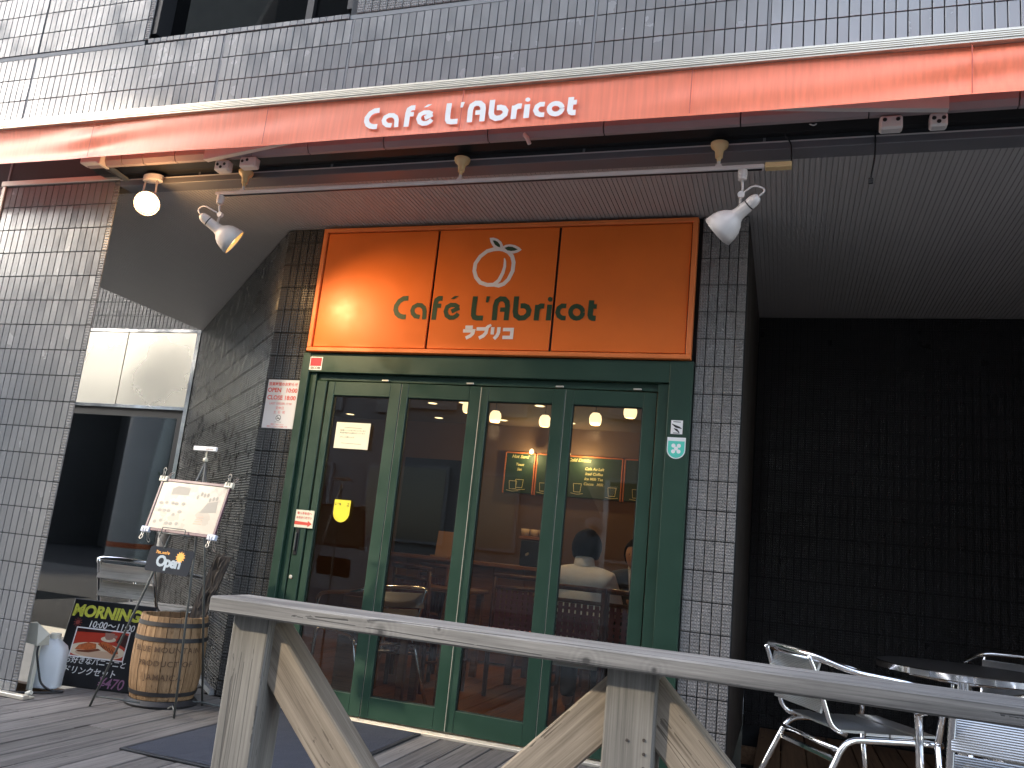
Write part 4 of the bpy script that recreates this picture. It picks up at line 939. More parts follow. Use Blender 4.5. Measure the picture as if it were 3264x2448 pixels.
MB().tube(fillet([T4 @ Vector(p) for p in ((-.055,0,.232),(-.045,0,.268),(-.012,0,.275))], .02), .008, 8).build('handle', JUGP, jg, smooth='all')
pb = thing('outlet_box', 'beige outdoor outlet box on a short white post beside the jug', 'outlet', (.215, .12, 0))
MB().add([(.16,.09,.245),(.265,.09,.235),(.275,.16,.235),(.16,.16,.245),(.16,.09,.345),(.245,.09,.350),(.295,.13,.300),(.16,.16,.345)], [(0,1,5,4),(1,2,6,5),(2,3,7,6),(3,0,4,7),(4,5,6,7),(3,2,1,0)]).build('box', BEIGE, pb)
MB().bevbox(.236,.262,.10,.125,.0,.240,.003).build('post', BEIGE, pb)
cable('power_cable', 'black power cable running from the outlet box down the jug and along the deck', [(.262,.112,.262),(.262,.10,.20),(.268,.13,.11),(.30,.13,.04),(.345,.155,.008),(.42,.20,.006),(.36,.10,.006),(.30,.03,.008),(.22,-.06,.006),(.0,-.12,.006),(-.3,-.14,.006),(-.8,-.12,.006)], .0055)
o = MB().lathe([(.012,0),(.014,.02),(.011,.032)], 14, Matrix.Translation((.335,.02,.006)) @ Matrix.Rotation(R(70),4,'Y'), cap0=True, cap1=True).build('cable_plug', BEIGE, smooth=True); tag(o, 'small beige plug lying on the cable on the deck', 'plug')
o = MB().bevbox(-1.4, .425, -.085, -.045, .0005, .020, .002).bevbox(-1.4,.425,-.045,-.010,.0005,.010,.001).build('threshold_strip', ALU); tag(o, 'pale aluminium strip on the deck at the foot of the pier', 'strip')

# door mat
mt_ = thing('door_mat', 'dark blue grey door mat lying on the deck before the door', 'mat', (1.86, .1, 0))
nx, ny = 24, 30; vs, fs = [], []
for i in range(nx+1):
    for j in range(ny+1): vs.append((1.445+.835*i/nx, -.475+1.15*j/ny, .009+.0025*noise.noise(Vector((i*.5,j*.5,2)))))
for i in range(nx):
    for j in range(ny): a = i*(ny+1)+j; fs.append((a,a+ny+1,a+ny+2,a+1))
MB().add(vs, fs).build('pile', MATM, mt_)
MB().bevbox(1.425,2.30,-.495,-.477,.0008,.009,.002).bevbox(1.425,2.30,.677,.695,.0008,.009,.002).bevbox(1.425,1.443,-.476,.676,.0008,.009,.002).bevbox(2.282,2.30,-.476,.676,.0008,.009,.002).build('edge', MATE, mt_)

# timber fence in front ---------------------------------------------------------------------------------------
fe = thing('timber_railing', 'weathered grey timber railing with diagonal braces in the foreground', 'railing', (3.3, -1.88, .798))
def timber(x0,x1,y0,y1,z0,z1,b,M_=None,sub=12,axis=0,amp=.0014):
    """bevelled timber with slightly uneven faces"""
    bm = bmesh.new(); bmesh.ops.create_cube(bm, size=1)
    for v in bm.verts: v.co = Vector(((x0+x1)/2+v.co.x*(x1-x0),(y0+y1)/2+v.co.y*(y1-y0),(z0+z1)/2+v.co.z*(z1-z0)))
    bmesh.ops.bevel(bm, geom=bm.edges[:], offset=b, segments=1, affect='EDGES', profile=.5)
    L = [x1-x0,y1-y0,z1-z0][axis]; lo = [x0,y0,z0][axis]
    for k in range(1, sub):
        co = [0,0,0]; co[axis] = lo+L*k/sub; no = [0,0,0]; no[axis] = 1
        bmesh.ops.bisect_plane(bm, geom=bm.verts[:]+bm.edges[:]+bm.faces[:], plane_co=co, plane_no=no)
    s0 = random.uniform(0,50)
    for v in bm.verts: v.co += Vector((noise.noise(v.co*9+Vector((s0,0,0))), noise.noise(v.co*9+Vector((0,s0,0))), noise.noise(v.co*9+Vector((0,0,s0)))))*amp
    bm.verts.index_update(); vs = [(M_ @ v.co) if M_ else v.co.copy() for v in bm.verts]; fs = [[v.index for v in f.verts] for f in bm.faces]; bm.free()
    return MB().add(vs, fs)
timber(2.848, 5.75, -1.950, -1.806, .785, .820, .004, sub=24).build('top_rail', RAILW, fe)
for px_ in (2.882, 3.752, 4.63): timber(px_, px_+.099, -1.900, -1.803, -.02, .7835, .004, sub=6, axis=2).build('post', POSTW, fe)
BRW = wood('warm_grey_brace', (.35,.295,.235), (.13,.105,.082), 'X', rnd=.08)
def brace(xt, zt, sgn, L, y0=-1.878):
    a = R(45.5)*sgn
    T = Matrix.Translation((xt, 0, zt)) @ Matrix.Rotation(a, 4, 'Y')
    mb = timber(0, L, y0, y0+.072, -.046, .046, .004, None, sub=6)
    o = mb.build('brace', BRW, None); o.parent = fe
    o.matrix_local = WM[fe.name].inverted() @ T if sgn > 0 else WM[fe.name].inverted() @ T
    return o
brace(2.945, .742, 1, 1.02); brace(3.815, .742, 1, 1.02)
b = brace(3.785, .735, -1, 1.02); b.matrix_local = WM[fe.name].inverted() @ Matrix.Translation((3.785,0,.735)) @ Matrix.Rotation(R(180-45.5),4,'Y')
b = brace(4.66, .735, -1, 1.02); b.matrix_local = WM[fe.name].inverted() @ Matrix.Translation((4.66,0,.735)) @ Matrix.Rotation(R(180-45.5),4,'Y')
nail = MB().lathe([(.0032,0),(.0028,.0012)], 8, Matrix.Rotation(R(90),4,'X'), cap1=True).mesh('nail_head', M('rusty_nail', (.05,.04,.035), .7))
for x_, z_ in ((3.800,.655),(3.783,.60),(3.832,.66),(3.833,.635),(3.834,.61),(3.77,.55)): inst(nail, 'nail_head', fe, (x_, -1.9018, z_))

# terrace furniture ---------------------------------------------------------------------------------------------
def make_chair(label, group):
    t = thing('terrace_chair', label, 'chair', (0,0,0), group=group)
    loop = fillet([(-.262,.215,.40),(-.268,.245,.600),(-.272,.10,.628),(-.262,-.17,.655),(-.20,-.295,.700),(0,-.325,.708),(.20,-.295,.700),(.262,-.17,.655),(.272,.10,.628),(.268,.245,.600),(.262,.215,.40)], .085, 6)
    MB().tube(loop, .0125, 12).build('arm_loop', CHROME, t, smooth='all')
    for s in (-1, 1):
        MB().tube([(s*.262,.215,.41),(s*.255,.235,.20),(s*.262,.27,.004)], .0125, 12).build('leg', CHROME, t, smooth='all')
        MB().tube(fillet([(s*.222,.265,.392),(s*.222,.20,.398),(s*.222,-.16,.392),(s*.236,-.36,.004)], .06, 5), .0125, 12).build('leg', CHROME, t, smooth='all')
        MB().tube(fillet([(s*.195,-.14,.405),(s*.195,-.205,.43),(s*.185,-.285,.66),(s*.18,-.302,.695)], .05, 5), .0105, 10).build('back_post', CHROME, t, smooth='all')
        MB().lathe([(.006,0),(.005,.003)], 10, Matrix.Translation((s*.2755,.228,.30)) @ Matrix.Rotation(R(90)*s,4,'Y'), cap1=True).build('screw', ALU, t)
    def slat(name, c, ln, wd, tilt, n=14):
        mb = MB(); vs = []; th = .0045; prof = []
        for k in range(n*2+1):
            u = -wd/2+wd*k/(n*2); prof.append((u, .0016*(k % 2)))
        T = Matrix.Translation(c) @ Matrix.Rotation(tilt, 4, 'X')
        N = len(prof)
        for sx_ in (-ln/2, ln/2):
            vs += [T @ Vector((sx_, u, th+h_)) for u, h_ in prof]+[T @ Vector((sx_, u, -th)) for u in (wd/2, -wd/2)]
        K = N+2; fs = [(i, i+1, i+1+K, i+K) for i in range(K-1)]+[(K-1,0,K,2*K-1)]+[tuple(range(K-1,-1,-1)), tuple(range(K,2*K))]
        mb.add(vs, fs); return mb.build(name, SLAT, t)
    for k in range(4): slat('seat_slat', (0, .205-.108*k, .414+(.006 if k in (0,3) else 0)), .415, .100, 0)
    slat('back_slat', (0,-.268,.626), .375, .092, R(90-18)); slat('back_slat', (0,-.233,.522), .375, .092, R(90-18))
    MB().tube([(-.222,.262,.388),(.222,.262,.388)], .0095, 10).tube([(-.222,-.19,.352),(.222,-.19,.352)], .0095, 10).build('cross_bar', CHROME, t, smooth='all')
    for s in (-1,1): MB().bevbox(-.222,.222,-.205+.0,-.185,.300,.320,.003).build('cross_bar', CHROME, t) if s > 0 else None
    return t
GT = 'aluminium chairs on the terrace'
ch0 = make_chair('aluminium chair standing sideways behind the railing, turned towards the table', GT)
ch0.location = (4.36,.42,0); ch0.rotation_euler = (0,0,R(-62))
copy_thing(ch0, (5.20,1.33,0), R(163), 'aluminium chair on the far side of the round table', GT)
copy_thing(ch0, (4.735,-.72,0), R(-8), 'aluminium chair nearest the railing with its ribbed back towards the street', GT)
copy_thing(ch0, (5.06,.02,0), R(8), 'aluminium chair at the right edge of the photo beside the round table', GT)
cl = copy_thing(ch0, (.28,.86,0), R(8), 'aluminium and wood slat chair behind the chalkboard and barrel', 'aluminium chairs by the entrance')
BS = wood('greyed_chair_slat', (.62,.57,.49), (.36,.32,.27), 'X', rnd=.06)
for c in cl.children:
    if 'slat' in c.name: c.data = c.data.copy(); c.data.materials.clear(); c.data.materials.append(BS)
ci = copy_thing(ch0, (1.60,1.35,0), R(60), 'aluminium chair inside the cafe behind the first door leaf', 'aluminium chairs by the entrance')
tb = thing('round_table', 'round polished aluminium table on the shaded terrace', 'table', (4.86,.83,0))
TT = Matrix.Translation((4.86,.83,0))
MB().lathe([(.001,.640),(.345,.640),(.362,.636),(.372,.640),(.372,.664),(.368,.668),(.360,.668),(.362,.6683)], 64, TT).build('table_top', CHROME, tb, smooth=True)
MB().lathe([(.3615,.6678),(.001,.6678)], 64, TT).build('table_disc', M('table_top_dark_reflection', (.03,.03,.032), .28, .3), tb)  # metal top; dark reflection of the recess put into its colour
MB().lathe([(.036,.02),(.036,.638)], 24, TT).build('column', CHROME, tb, smooth='all')
for k in range(4):
    a = k*math.pi/2+.5; MB().tube([(4.86+.03*math.cos(a),.83+.03*math.sin(a),.05),(4.86+.29*math.cos(a),.83+.29*math.sin(a),.014)], [.018,.012], 10).build('foot', CHROME, tb, smooth='all')
MB().tube([(4.86,.83,.60),(4.86-.24,.83-.14,.632)], .01, 8).tube([(4.86,.83,.60),(4.86+.24,.83-.14,.632)], .01, 8).build('bracket', CHROME, tb, smooth='all')

# cafe interior --------------------------------------------------------------------------------------------------
room = thing('cafe_room', 'dim peach walled cafe room behind the glass door', None, (2, 3, 0), kind='structure')
fb = {}
for i in range(34):
    x = -1.3+.15*i; y0 = .845 if x > .92 else .90+(.98-x)*.935
    L = round(5.3-y0,2)
    if L not in fb: fb[L] = MB().bevbox(-.0735,.0735,0,L,-.02,0,.0015).mesh('floor_board', INTF)
    inst(fb[L], 'floor_board', room, (x, y0, -.001))

P = [dgp(.0,.125,0), dgp(dl-.1,.125,0)]
mb = MB(); mb.add([(P[0].x,P[0].y,0),(P[1].x,P[1].y,0),(P[1].x,P[1].y,2.38),(P[0].x,P[0].y,2.38)], [(0,1,2,3)])
mb.box(-1.5,3.72,5.30,5.4,-.02,2.4).box(-1.45,-1.40,3.2,5.3,-.02,2.4).box(3.66,3.699,.85,5.3,-.02,2.4)
mb.build('plaster_wall', PEACH, room)
RPOLY = [(1.06,.86),(-1.40,3.20),(-1.40,5.3),(3.66,5.3),(3.66,.86)]
def slab(z0, z1):
    n_ = len(RPOLY); return MB().add([(x,y,z0) for x,y in RPOLY]+[(x,y,z1) for x,y in RPOLY], [tuple(range(n_-1,-1,-1)), tuple(range(n_,2*n_))]+[(i,(i+1)%n_,(i+1)%n_+n_,i+n_) for i in range(n_)])
slab(-.10,-.025).build('floor_slab', INTF, room); slab(2.385,2.45).build('ceiling_board', CEIL, room)
MB().box(1.24,3.59,.80,.848,1.95,2.42).build('door_head', INTW, room)
MB().box(-.2,.75,5.285,5.299,0,1.95).build('dark_doorway', BLACKM, room)
PEND = M('pendant_glow', (1,.85,.6), .5, emit=((1.0,.70,.36), .27))
DL = M('downlight_glow', (1,.8,.5), .5, emit=((1.0,.68,.34), .5))
pm = MB().lathe([(.018,.052),(.030,.050),(.046,.03),(.052,.0),(.049,-.028),(.040,-.048),(.034,-.05)], 24).mesh('lamp_shade', PEND, 'all')
GP = 'pendant lamps inside the cafe'
for i, (x, y, lb) in enumerate(((1.5515,2.718,'half hidden by the second door leaf stile'),(1.642,3.139,'at the left of the third door leaf'),(2.063,3.246,'at the right of the third door leaf'),(2.558,3.030,'in the middle of the fourth door leaf'),(2.92,2.617,'at the right of the fourth door leaf'))):
    t = thing('pendant_lamp', 'glowing white pendant lamp seen '+lb, 'pendant lamp', (x,y,2.12), group=GP)
    inst(pm, 'lamp_shade', t, (x,y,2.12))
    MB().tube([(x,y,2.17),(x,y,2.383)], .003, 6).lathe([(.02,2.166),(.008,2.18)], 12, Matrix.Translation((x,y,0)), cap1=True).build('cord', BLACKP, t)
    if i in (1,3):
        L = bpy.data.lights.new('pendant_light', 'POINT'); L.energy = 1.6; L.color = (1.0,.62,.30); L.shadow_soft_size = .06
        lo = bpy.data.objects.new('pendant_light', L); COL.objects.link(lo); lo.parent = t; lo.location = (0,0,-.14)
dm = MB().lathe([(.045,0),(.001,.0005)], 20).mesh('diffuser', DL); rm = MB().lathe([(.045,0),(.055,-.003),(.055,.002)], 20).mesh('rim', WHITE)
for x, y, lb in ((1.0,3.95,'near the middle of the second door leaf'),(.62,4.05,'left of centre in the second door leaf'),(.31,4.95,'lower down in the second door leaf'),(-.85,5.0,'alone in the first door leaf'),(1.10,4.9,'low between two pendants in the third door leaf'),(1.79,3.95,'just above the right pendant of the third door leaf'),(1.87,4.88,'at the left edge of the fourth door leaf')):
    t = thing('downlight', 'small recessed ceiling light seen '+lb, 'downlight', (x,y,2.383), group='recessed ceiling lights in the cafe')
    inst(dm, 'diffuser', t, (x,y,2.381)); inst(rm, 'rim', t, (x,y,2.382))
t = thing('downlight', 'unseen ceiling light added behind the door head to brighten the seated man', 'downlight', (2.55,1.45,2.383))
inst(dm, 'diffuser', t, (2.55,1.45,2.381)); inst(rm, 'rim', t, (2.55,1.45,2.382))
L = bpy.data.lights.new('added_fill_light', 'POINT'); L.energy = 2.4; L.color = (1.0,.70,.42); L.shadow_soft_size = .05  # added fill light out of view, brightens the shirt and floor
lo = bpy.data.objects.new('added_fill_light', L); COL.objects.link(lo); lo.parent = t; lo.location = (0,0,-.06)
# menu boards on the back wall
MG = M('board_green', (.018,.045,.022), .55); CHK = M('board_chalk', (.62,.55,.25), .7); OFR = M('board_frame_orange', (.55,.16,.05), .5)
rnd = random.Random(3)
for i, (x0, x1, words, lab) in enumerate(((1.05,1.40,('Hot Sand','Toast','Set'),'green chalk menu board with drawn sandwiches, left one of three'),(1.42,2.39,('Cold Drinks','Cafe Au Lait','Iced Coffee','Ice Milk Tea','Cocoa   Milk'),'wide green chalk menu board headed Cold Drinks'),(2.41,3.05,('Fresh Juice','Orange','Apple'),'dark green chalk menu board beside the wide one'))):
    t = thing('menu_wall_board', lab, 'menu board', ((x0+x1)/2,5.25,1.62))
    MB().bevbox(x0+.012,x1-.012,5.255,5.275,1.63,2.07,.002).build('board', MG, t)
    mb = MB(); mb.bevbox(x0-.003,x0+.011,5.25,5.285,1.62,2.08,.002).bevbox(x1-.011,x1+.003,5.25,5.285,1.62,2.08,.002).bevbox(x0+.0115,x1-.0115,5.25,5.285,2.071,2.085,.002); mb.build('frame', OFR, t)
    mb = MB(); cx = x0+(x1-x0)*(.68 if i == 1 else .5)
    for k, s in enumerate(words): mb.text(s, wall_M(cx if k else (x0+x1)/2, 5.2545, 2.02-.055*k-(.03 if k else 0)), .052 if k == 0 else .042, 'CENTER', .0012, 1, .25)
    for k in range(3):
        ux = x0+.10+(x1-x0-.2)*(k/2 if i == 1 else .5*(k % 2)+.1); uz = 1.70 if k != 1 else 1.72
        mb.ribbon([(ux-.045,uz+.06),(ux-.035,uz-.03),(ux+.035,uz-.03),(ux+.045,uz+.06),(ux-.045,uz+.06)], .006, 5.254-.0002*k).ribbon([(ux-.07,uz-.045),(ux,uz-.055),(ux+.07,uz-.045)], .006, 5.2535-.0002*k)
    mb.build('chalk_drawing', CHK, t)
    if i < 2:
        for sx_ in ((1.38,) if i == 0 else (1.72,1.80)):
            MB().lathe([(.001,-.028),(.022,-.018),(.026,0),(.018,.02),(.008,.03)], 14, Matrix.Translation((sx_,5.16,2.09))).build('picture_light', DL, t, smooth='all')
        L = bpy.data.lights.new('board_light', 'POINT'); L.energy = .8; L.color = (1.0,.72,.34); L.shadow_soft_size = .02
        lo = bpy.data.objects.new('board_light', L); COL.objects.link(lo); lo.parent = t; lo.location = Vector((1.36 if i == 0 else 1.98,5.12,2.04))-WM[t.name].translation
# counter
ct = thing('cafe_counter', 'long brown wooden serving counter inside the cafe', 'counter', (1.4,3.75,0))
MB().bevbox(.45,2.75,3.56,4.05,.835,.868,.004).build('counter_top', INTW, ct)
for k in range(8): MB().bevbox(.47+.285*k,.752+.285*k,3.62,4.0,.02,.834,.003).build('front_panel', INTW, ct)
o = MB().bevbox(0,.165,0,.012,0,.225,.002, Matrix.Translation((1.0,3.66,.885)) @ Matrix.Rotation(R(-8),4,'X')).bevbox(-.03,.16,-.04,.05,-.016,.0,.002, Matrix.Translation((1.0,3.66,.885))).build('menu_stand', M('kraft_board', (.40,.24,.12), .7)); tag(o, 'brown card standing on the counter inside the cafe', 'menu stand')
cm = thing('coffee_machine', 'dark coffee machine on the counter behind the third door leaf', 'coffee machine', (1.95,3.8,.869))
MB().bevbox(1.82,2.06,3.66,3.95,.87,1.10,.01).build('housing', BLACKM, cm); MB().bevbox(1.80,2.10,3.66,3.95,1.104,1.135,.004).build('cup_tray', INTW, cm); MB().tube([(1.90,3.65,.98),(1.90,3.60,.97)], .012, 8).build('spout', ALU, cm)
cup = MB().lathe([(.001,0),(.030,0),(.036,.03),(.040,.062),(.037,.062),(.032,.01)], 18).mesh('cup', M('cream_china', (.62,.48,.32), .4), 'all')
for k in range(4):
    o = bpy.data.objects.new('cup', cup); COL.objects.link(o); o.location = (1.835+.085*k,3.72+.01*(k%2),1.137); tag(o, ('first','second','third','last')[k]+' cream cup from the left in the row on the coffee machine', 'cup', 'cups on the coffee machine')
def int_chair(first=[]):
    t = thing('cafe_chair', 'red brown wooden chair with a red woven back', 'chair', (0,0,0))
    for s in (-1,1):
        MB().tube([(s*.185,-.20,.0),(s*.185,-.205,.42),(s*.185,-.245,.815)], .0155, 10).build('leg', REDW, t, smooth='all')
        MB().tube([(s*.18,.19,.0),(s*.18,.19,.41)], .0155, 10).build('leg', REDW, t, smooth='all')
    MB().tube([(-.20,-.245,.812),(.20,-.245,.812)], .016, 10).tube([(-.185,-.238,.735),(.185,-.238,.735)], .012, 10).build('back_rail', REDW, t, smooth='all')
    mb = MB()
    for k in range(9): mb.bevbox(-.165+.0375*k,-.138+.0375*k,-.233,-.225,.45,.722,.002)
    for k in range(7): mb.box(-.17,.17,-.2375,-.2335,.462+.037*k,.478+.037*k)
    mb.build('woven_back', M('red_weave', (.17,.04,.04), .7), t)
    MB().bevbox(-.20,.20,-.20,.21,.40,.435,.012).build('seat', M('red_cushion', (.26,.03,.03), .8), t)
    for s in (-1,1): MB().tube([(s*.183,-.20,.20),(s*.183,.19,.20)], .010, 8).build('stretcher', REDW, t, smooth='all')
    return t
GI = 'wooden chairs inside the cafe'
k0 = int_chair(); k0.location = (2.90,1.60,0); k0.rotation_euler = (0,0,R(-2)); k0['group'] = GI; k0['label'] = 'red brown chair carrying the man in the white shirt'
copy_thing(k0, (3.27,1.62,0), R(2), 'red brown chair with woven back beside the man in white', GI)
copy_thing(k0, (1.72,2.05,0), R(-25), 'red brown chair seen through the second door leaf', GI)
copy_thing(k0, (2.25,2.35,0), R(20), 'red brown chair seen through the third door leaf', GI)
copy_thing(k0, (3.02,2.95,0), R(180), 'red brown chair across the table under the man in the dark jacket', GI)
copy_thing(k0, (1.25,2.6,0), R(150), 'red brown chair farthest back at the left table', GI)
def int_table(x, y, lab, w_=.58):
    t = thing('cafe_table', lab, 'table', (x,y,0), group='wooden tables inside the cafe')
    MB().bevbox(x-w_/2,x+w_/2,y-.28,y+.28,.635,.665,.005).build('table_top', INTW, t)
    for sx_ in (-1,1):
        for sy_ in (-1,1): MB().bevbox(x+sx_*(w_/2-.05)-.025,x+sx_*(w_/2-.05)+.025,y+sy_*.22-.025,y+sy_*.22+.025,0,.634,.003).build('leg', INTW, t)
    return t
int_table(3.02, 2.20, 'wooden table between the two men inside the cafe'); int_table(1.55, 2.6, 'wooden table seen behind the second door leaf'); int_table(2.35, 2.95, 'wooden table seen behind the third door leaf')
st = thing('wooden_stool', 'low orange wooden stool just inside the second door leaf', 'stool', (1.98,1.45,0))
MB().bevbox(1.82,2.14,1.32,1.58,.40,.43,.006).build('seat', INTW, st)
for a_ in (1.85,2.11):
    for b_ in (1.35,1.55): MB().bevbox(a_-.022,a_+.022,b_-.022,b_+.022,0,.399,.003).build('leg', INTW, st)
o = MB().bevbox(1.48,1.62,1.16,1.19,.0,.62,.004).build('wood_panel', INTW); tag(o, 'upright orange wooden panel just inside the first door leaf', 'panel')

# people ---------------------------------------------------------------------------------------------------------
def skin_body(name, verts, edges, radii, mat, parent, root=0, lv=2):
    me = bpy.data.meshes.new(name); me.from_pydata(verts, edges, []); me.materials.append(mat)
    o = bpy.data.objects.new(name, me); COL.objects.link(o)
    o.modifiers.new('Skin', 'SKIN')
    for i, v in enumerate(me.skin_vertices[0].data):
        r = radii[i]; v.radius = r if isinstance(r, tuple) else (r, r); v.use_root = (i == root)
    s = o.modifiers.new('Subsurf', 'SUBSURF'); s.levels = lv; s.render_levels = lv
    for p in me.polygons: p.use_smooth = True
    o.modifiers['Skin'].use_smooth_shade = True
    if parent: o.parent = parent
    return o
def ellipsoid(c, r, n=20, m_=14, f=None):
    vs, fs = [], []
    for i in range(m_+1):
        t = math.pi*i/m_
        for k in range(n):
            a = 2*math.pi*k/n; v = Vector((r[0]*math.sin(t)*math.cos(a), r[1]*math.sin(t)*math.sin(a), r[2]*math.cos(t)))
            if f: v = f(v)
            vs.append(v+Vector(c))
    for i in range(m_):
        for k in range(n): fs.append((i*n+k,(i+1)*n+k,(i+1)*n+(k+1)%n,i*n+(k+1)%n))
    return vs, fs
def hand(parent, p, fwd, side, mat):
    """palm with four bent fingers and a thumb"""
    p = Vector(p); f = Vector(fwd).normalized(); s = Vector(side).normalized(); u = f.cross(s)
    V = [p-f*.03, p, p+f*.04]; E = [(0,1),(1,2)]; Rr = [.020,(.030,.016),(.032,.015)]
    for k, ln in enumerate((.062,.072,.068,.052)):
        b = p+f*.052+s*(.027-.018*k); i = len(V)
        V += [b, b+f*ln*.45-u*.006, b+f*ln*.75-u*.022, b+f*ln*.8-u*.040]; E += [(2,i),(i,i+1),(i+1,i+2),(i+2,i+3)]; Rr += [.0095,.0085,.008,.007]
    i = len(V); V += [p+s*.030+f*.008, p+s*.046+f*.034, p+s*.042+f*.058]; E += [(1,i),(i,i+1),(i+1,i+2)]; Rr += [.012,.010,.008]
    return skin_body('hand', [tuple(v) for v in V], E, Rr, mat, parent, 1, 1)
def seated_person(label, x, y, rz, shirt, lean, jacket=None, H=1.0):
    t = thing('person', label, 'person', (x,y,0), rz)
    z0 = .47; ly = lean
    hd = (0, .05+ly*1.25, 1.045)
    V = [(0,0,z0),(0,ly*.3,z0+.16),(0,ly*.7,z0+.32),(0,ly*.95,z0+.41),(0,ly*1.08,z0+.475),(0,ly*1.18+.015,z0+.54),(0,ly*1.25+.03,z0+.60),
         (-.155,ly*.95,z0+.385),(-.205,ly+.06,z0+.19),(-.13,ly+.28,z0+.22),(.155,ly*.95,z0+.385),(.205,ly+.06,z0+.19),(.13,ly+.28,z0+.22),
         (-.085,.05,z0-.01),(-.10,.37,z0),(-.10,.36,.08),(-.10,.47,.04),(.085,.05,z0-.01),(.10,.37,z0),(.10,.36,.08),(.10,.47,.04)]
    E = [(0,1),(1,2),(2,3),(3,4),(4,5),(5,6),(3,7),(7,8),(8,9),(3,10),(10,11),(11,12),(0,13),(13,14),(14,15),(15,16),(0,17),(17,18),(18,19),(19,20)]
    Rr = [(.13,.09),(.12,.085),(.12,.08),(.075,.055),.046,.048,.05,.040,.040,.030,.040,.040,.030,.08,.058,.042,.036,.08,.058,.042,.036]
    body_ = skin_body('body', V, E, Rr, SKIN, t)
    vs, fs = ellipsoid(hd, (.080,.098,.112), f=lambda v: Vector((v.x*(1-.18*max(0,-v.z/.108)), v.y+(.012 if v.z < -.03 and v.y > 0 else 0), v.z)))
    vs = [WM[t.name] @ v for v in vs]; MB().add(vs, fs).build('head', SKIN, t, smooth='all')
    W_ = WM[t.name]; h = Vector(hd)
    for s in (-1,1):
        e_vs, e_fs = ellipsoid(h+Vector((s*.076,-.005,-.005)), (.010,.020,.032), 10, 8); MB().add([W_ @ v for v in e_vs], e_fs).build('ear', SKIN, t, smooth='all')
        e_vs, e_fs = ellipsoid(h+Vector((s*.030,.080,.008)), (.013,.008,.007), 10, 8); MB().add([W_ @ v for v in e_vs], e_fs).build('eye', BLACKP, t, smooth='all')
    e_vs, e_fs = ellipsoid(h+Vector((0,.094,-.016)), (.013,.016,.024), 10, 8); MB().add([W_ @ v for v in e_vs], e_fs).build('nose', SKIN, t, smooth='all')
    e_vs, e_fs = ellipsoid(h+Vector((0,.086,-.052)), (.024,.007,.006), 10, 8); MB().add([W_ @ v for v in e_vs], e_fs).build('mouth', M('lip', (.36,.14,.11), .5), t, smooth='all')
    def hf(v):
        w_ = Vector((v.x,v.y,v.z)); k = 1+.05*noise.noise(v*40)
        if v.y > .03 and v.z < .045: w_ = Vector((v.x*.9, .028, v.z))
        if v.z < -.08: w_ = Vector((v.x*.72, min(v.y,.0)*.85, -.08+(v.z+.08)*.4))
        return w_*k
    vs, fs = ellipsoid(h+Vector((0,-.012,.014)), (.096,.110,.118), 28, 20, hf); MB().add([W_ @ v for v in vs], fs).build('hair', HAIR, t, smooth='all')
    SV = [(0,0,z0-.06),(0,.0,z0+.02),(0,ly*.3,z0+.16),(0,ly*.7,z0+.32),(0,ly*.95,z0+.405),(0,ly*1.06+.002,z0+.487),
          (-.152,ly*.95,z0+.385),(-.210,ly+.055,z0+.20),(-.17,ly+.17,z0+.215),(.152,ly*.95,z0+.385),(.210,ly+.055,z0+.20),(.17,ly+.17,z0+.215)]
    SE_ = [(0,1),(1,2),(2,3),(3,4),(4,5),(4,6),(6,7),(7,8),(4,9),(9,10),(10,11)]
    SR = [(.165,.125),(.165,.122),(.158,.115),(.176,.125),(.155,.105),(.068,.066),.082,.068,.056,.082,.068,.056]
    sh_ = skin_body('shirt', SV, SE_, SR, jacket or shirt, t, 1)
    vs = [W_ @ v for v in (Vector((r_*math.cos(a), ly*1.1+r_*math.sin(a)*.95+.006, z)) for r_, z in ((.068,z0+.470),(.060,z0+.530),(.056,z0+.528),(.060,z0+.475)) for a in [2*math.pi*k/20 for k in range(20)])]
    MB().add(vs, [(i*20+k,i*20+(k+1)%20,(i+1)*20+(k+1)%20,(i+1)*20+k) for i in range(3) for k in range(20)]).build('collar', shirt, t, smooth='all')
    if jacket:
        MB().add([W_ @ Vector(p) for p in ((-.05,ly+.085,z0+.47),(.05,ly+.085,z0+.47),(.012,ly+.135,z0+.22),(-.012,ly+.135,z0+.22))], [(0,1,2,3)]).build('shirt_front', shirt, t)
    TV = [(0,0,z0),(-.085,.05,z0-.01),(-.10,.37,z0),(-.10,.36,.09),(.085,.05,z0-.01),(.10,.37,z0),(.10,.36,.09)]
    skin_body('trousers', TV, [(0,1),(1,2),(2,3),(0,4),(4,5),(5,6)], [(.15,.11),.092,.068,.056,.092,.068,.056], NAVY, t)
    hand(t, (-.10,ly+.33,z0+.225), (.5,.8,0), (.8,-.5,0), SKIN); hand(t, (.10,ly+.33,z0+.225), (-.5,.8,0), (-.8,-.5,0), SKIN)
    return t
seated_person('seated man in a white shirt with black hair, his back to the door', 2.875, 1.60, R(2), SHIRT, .06)
seated_person('seated man in a dark jacket and white collar facing the door across the table', 3.02, 2.88, R(178), WHITE, .05, NAVY)

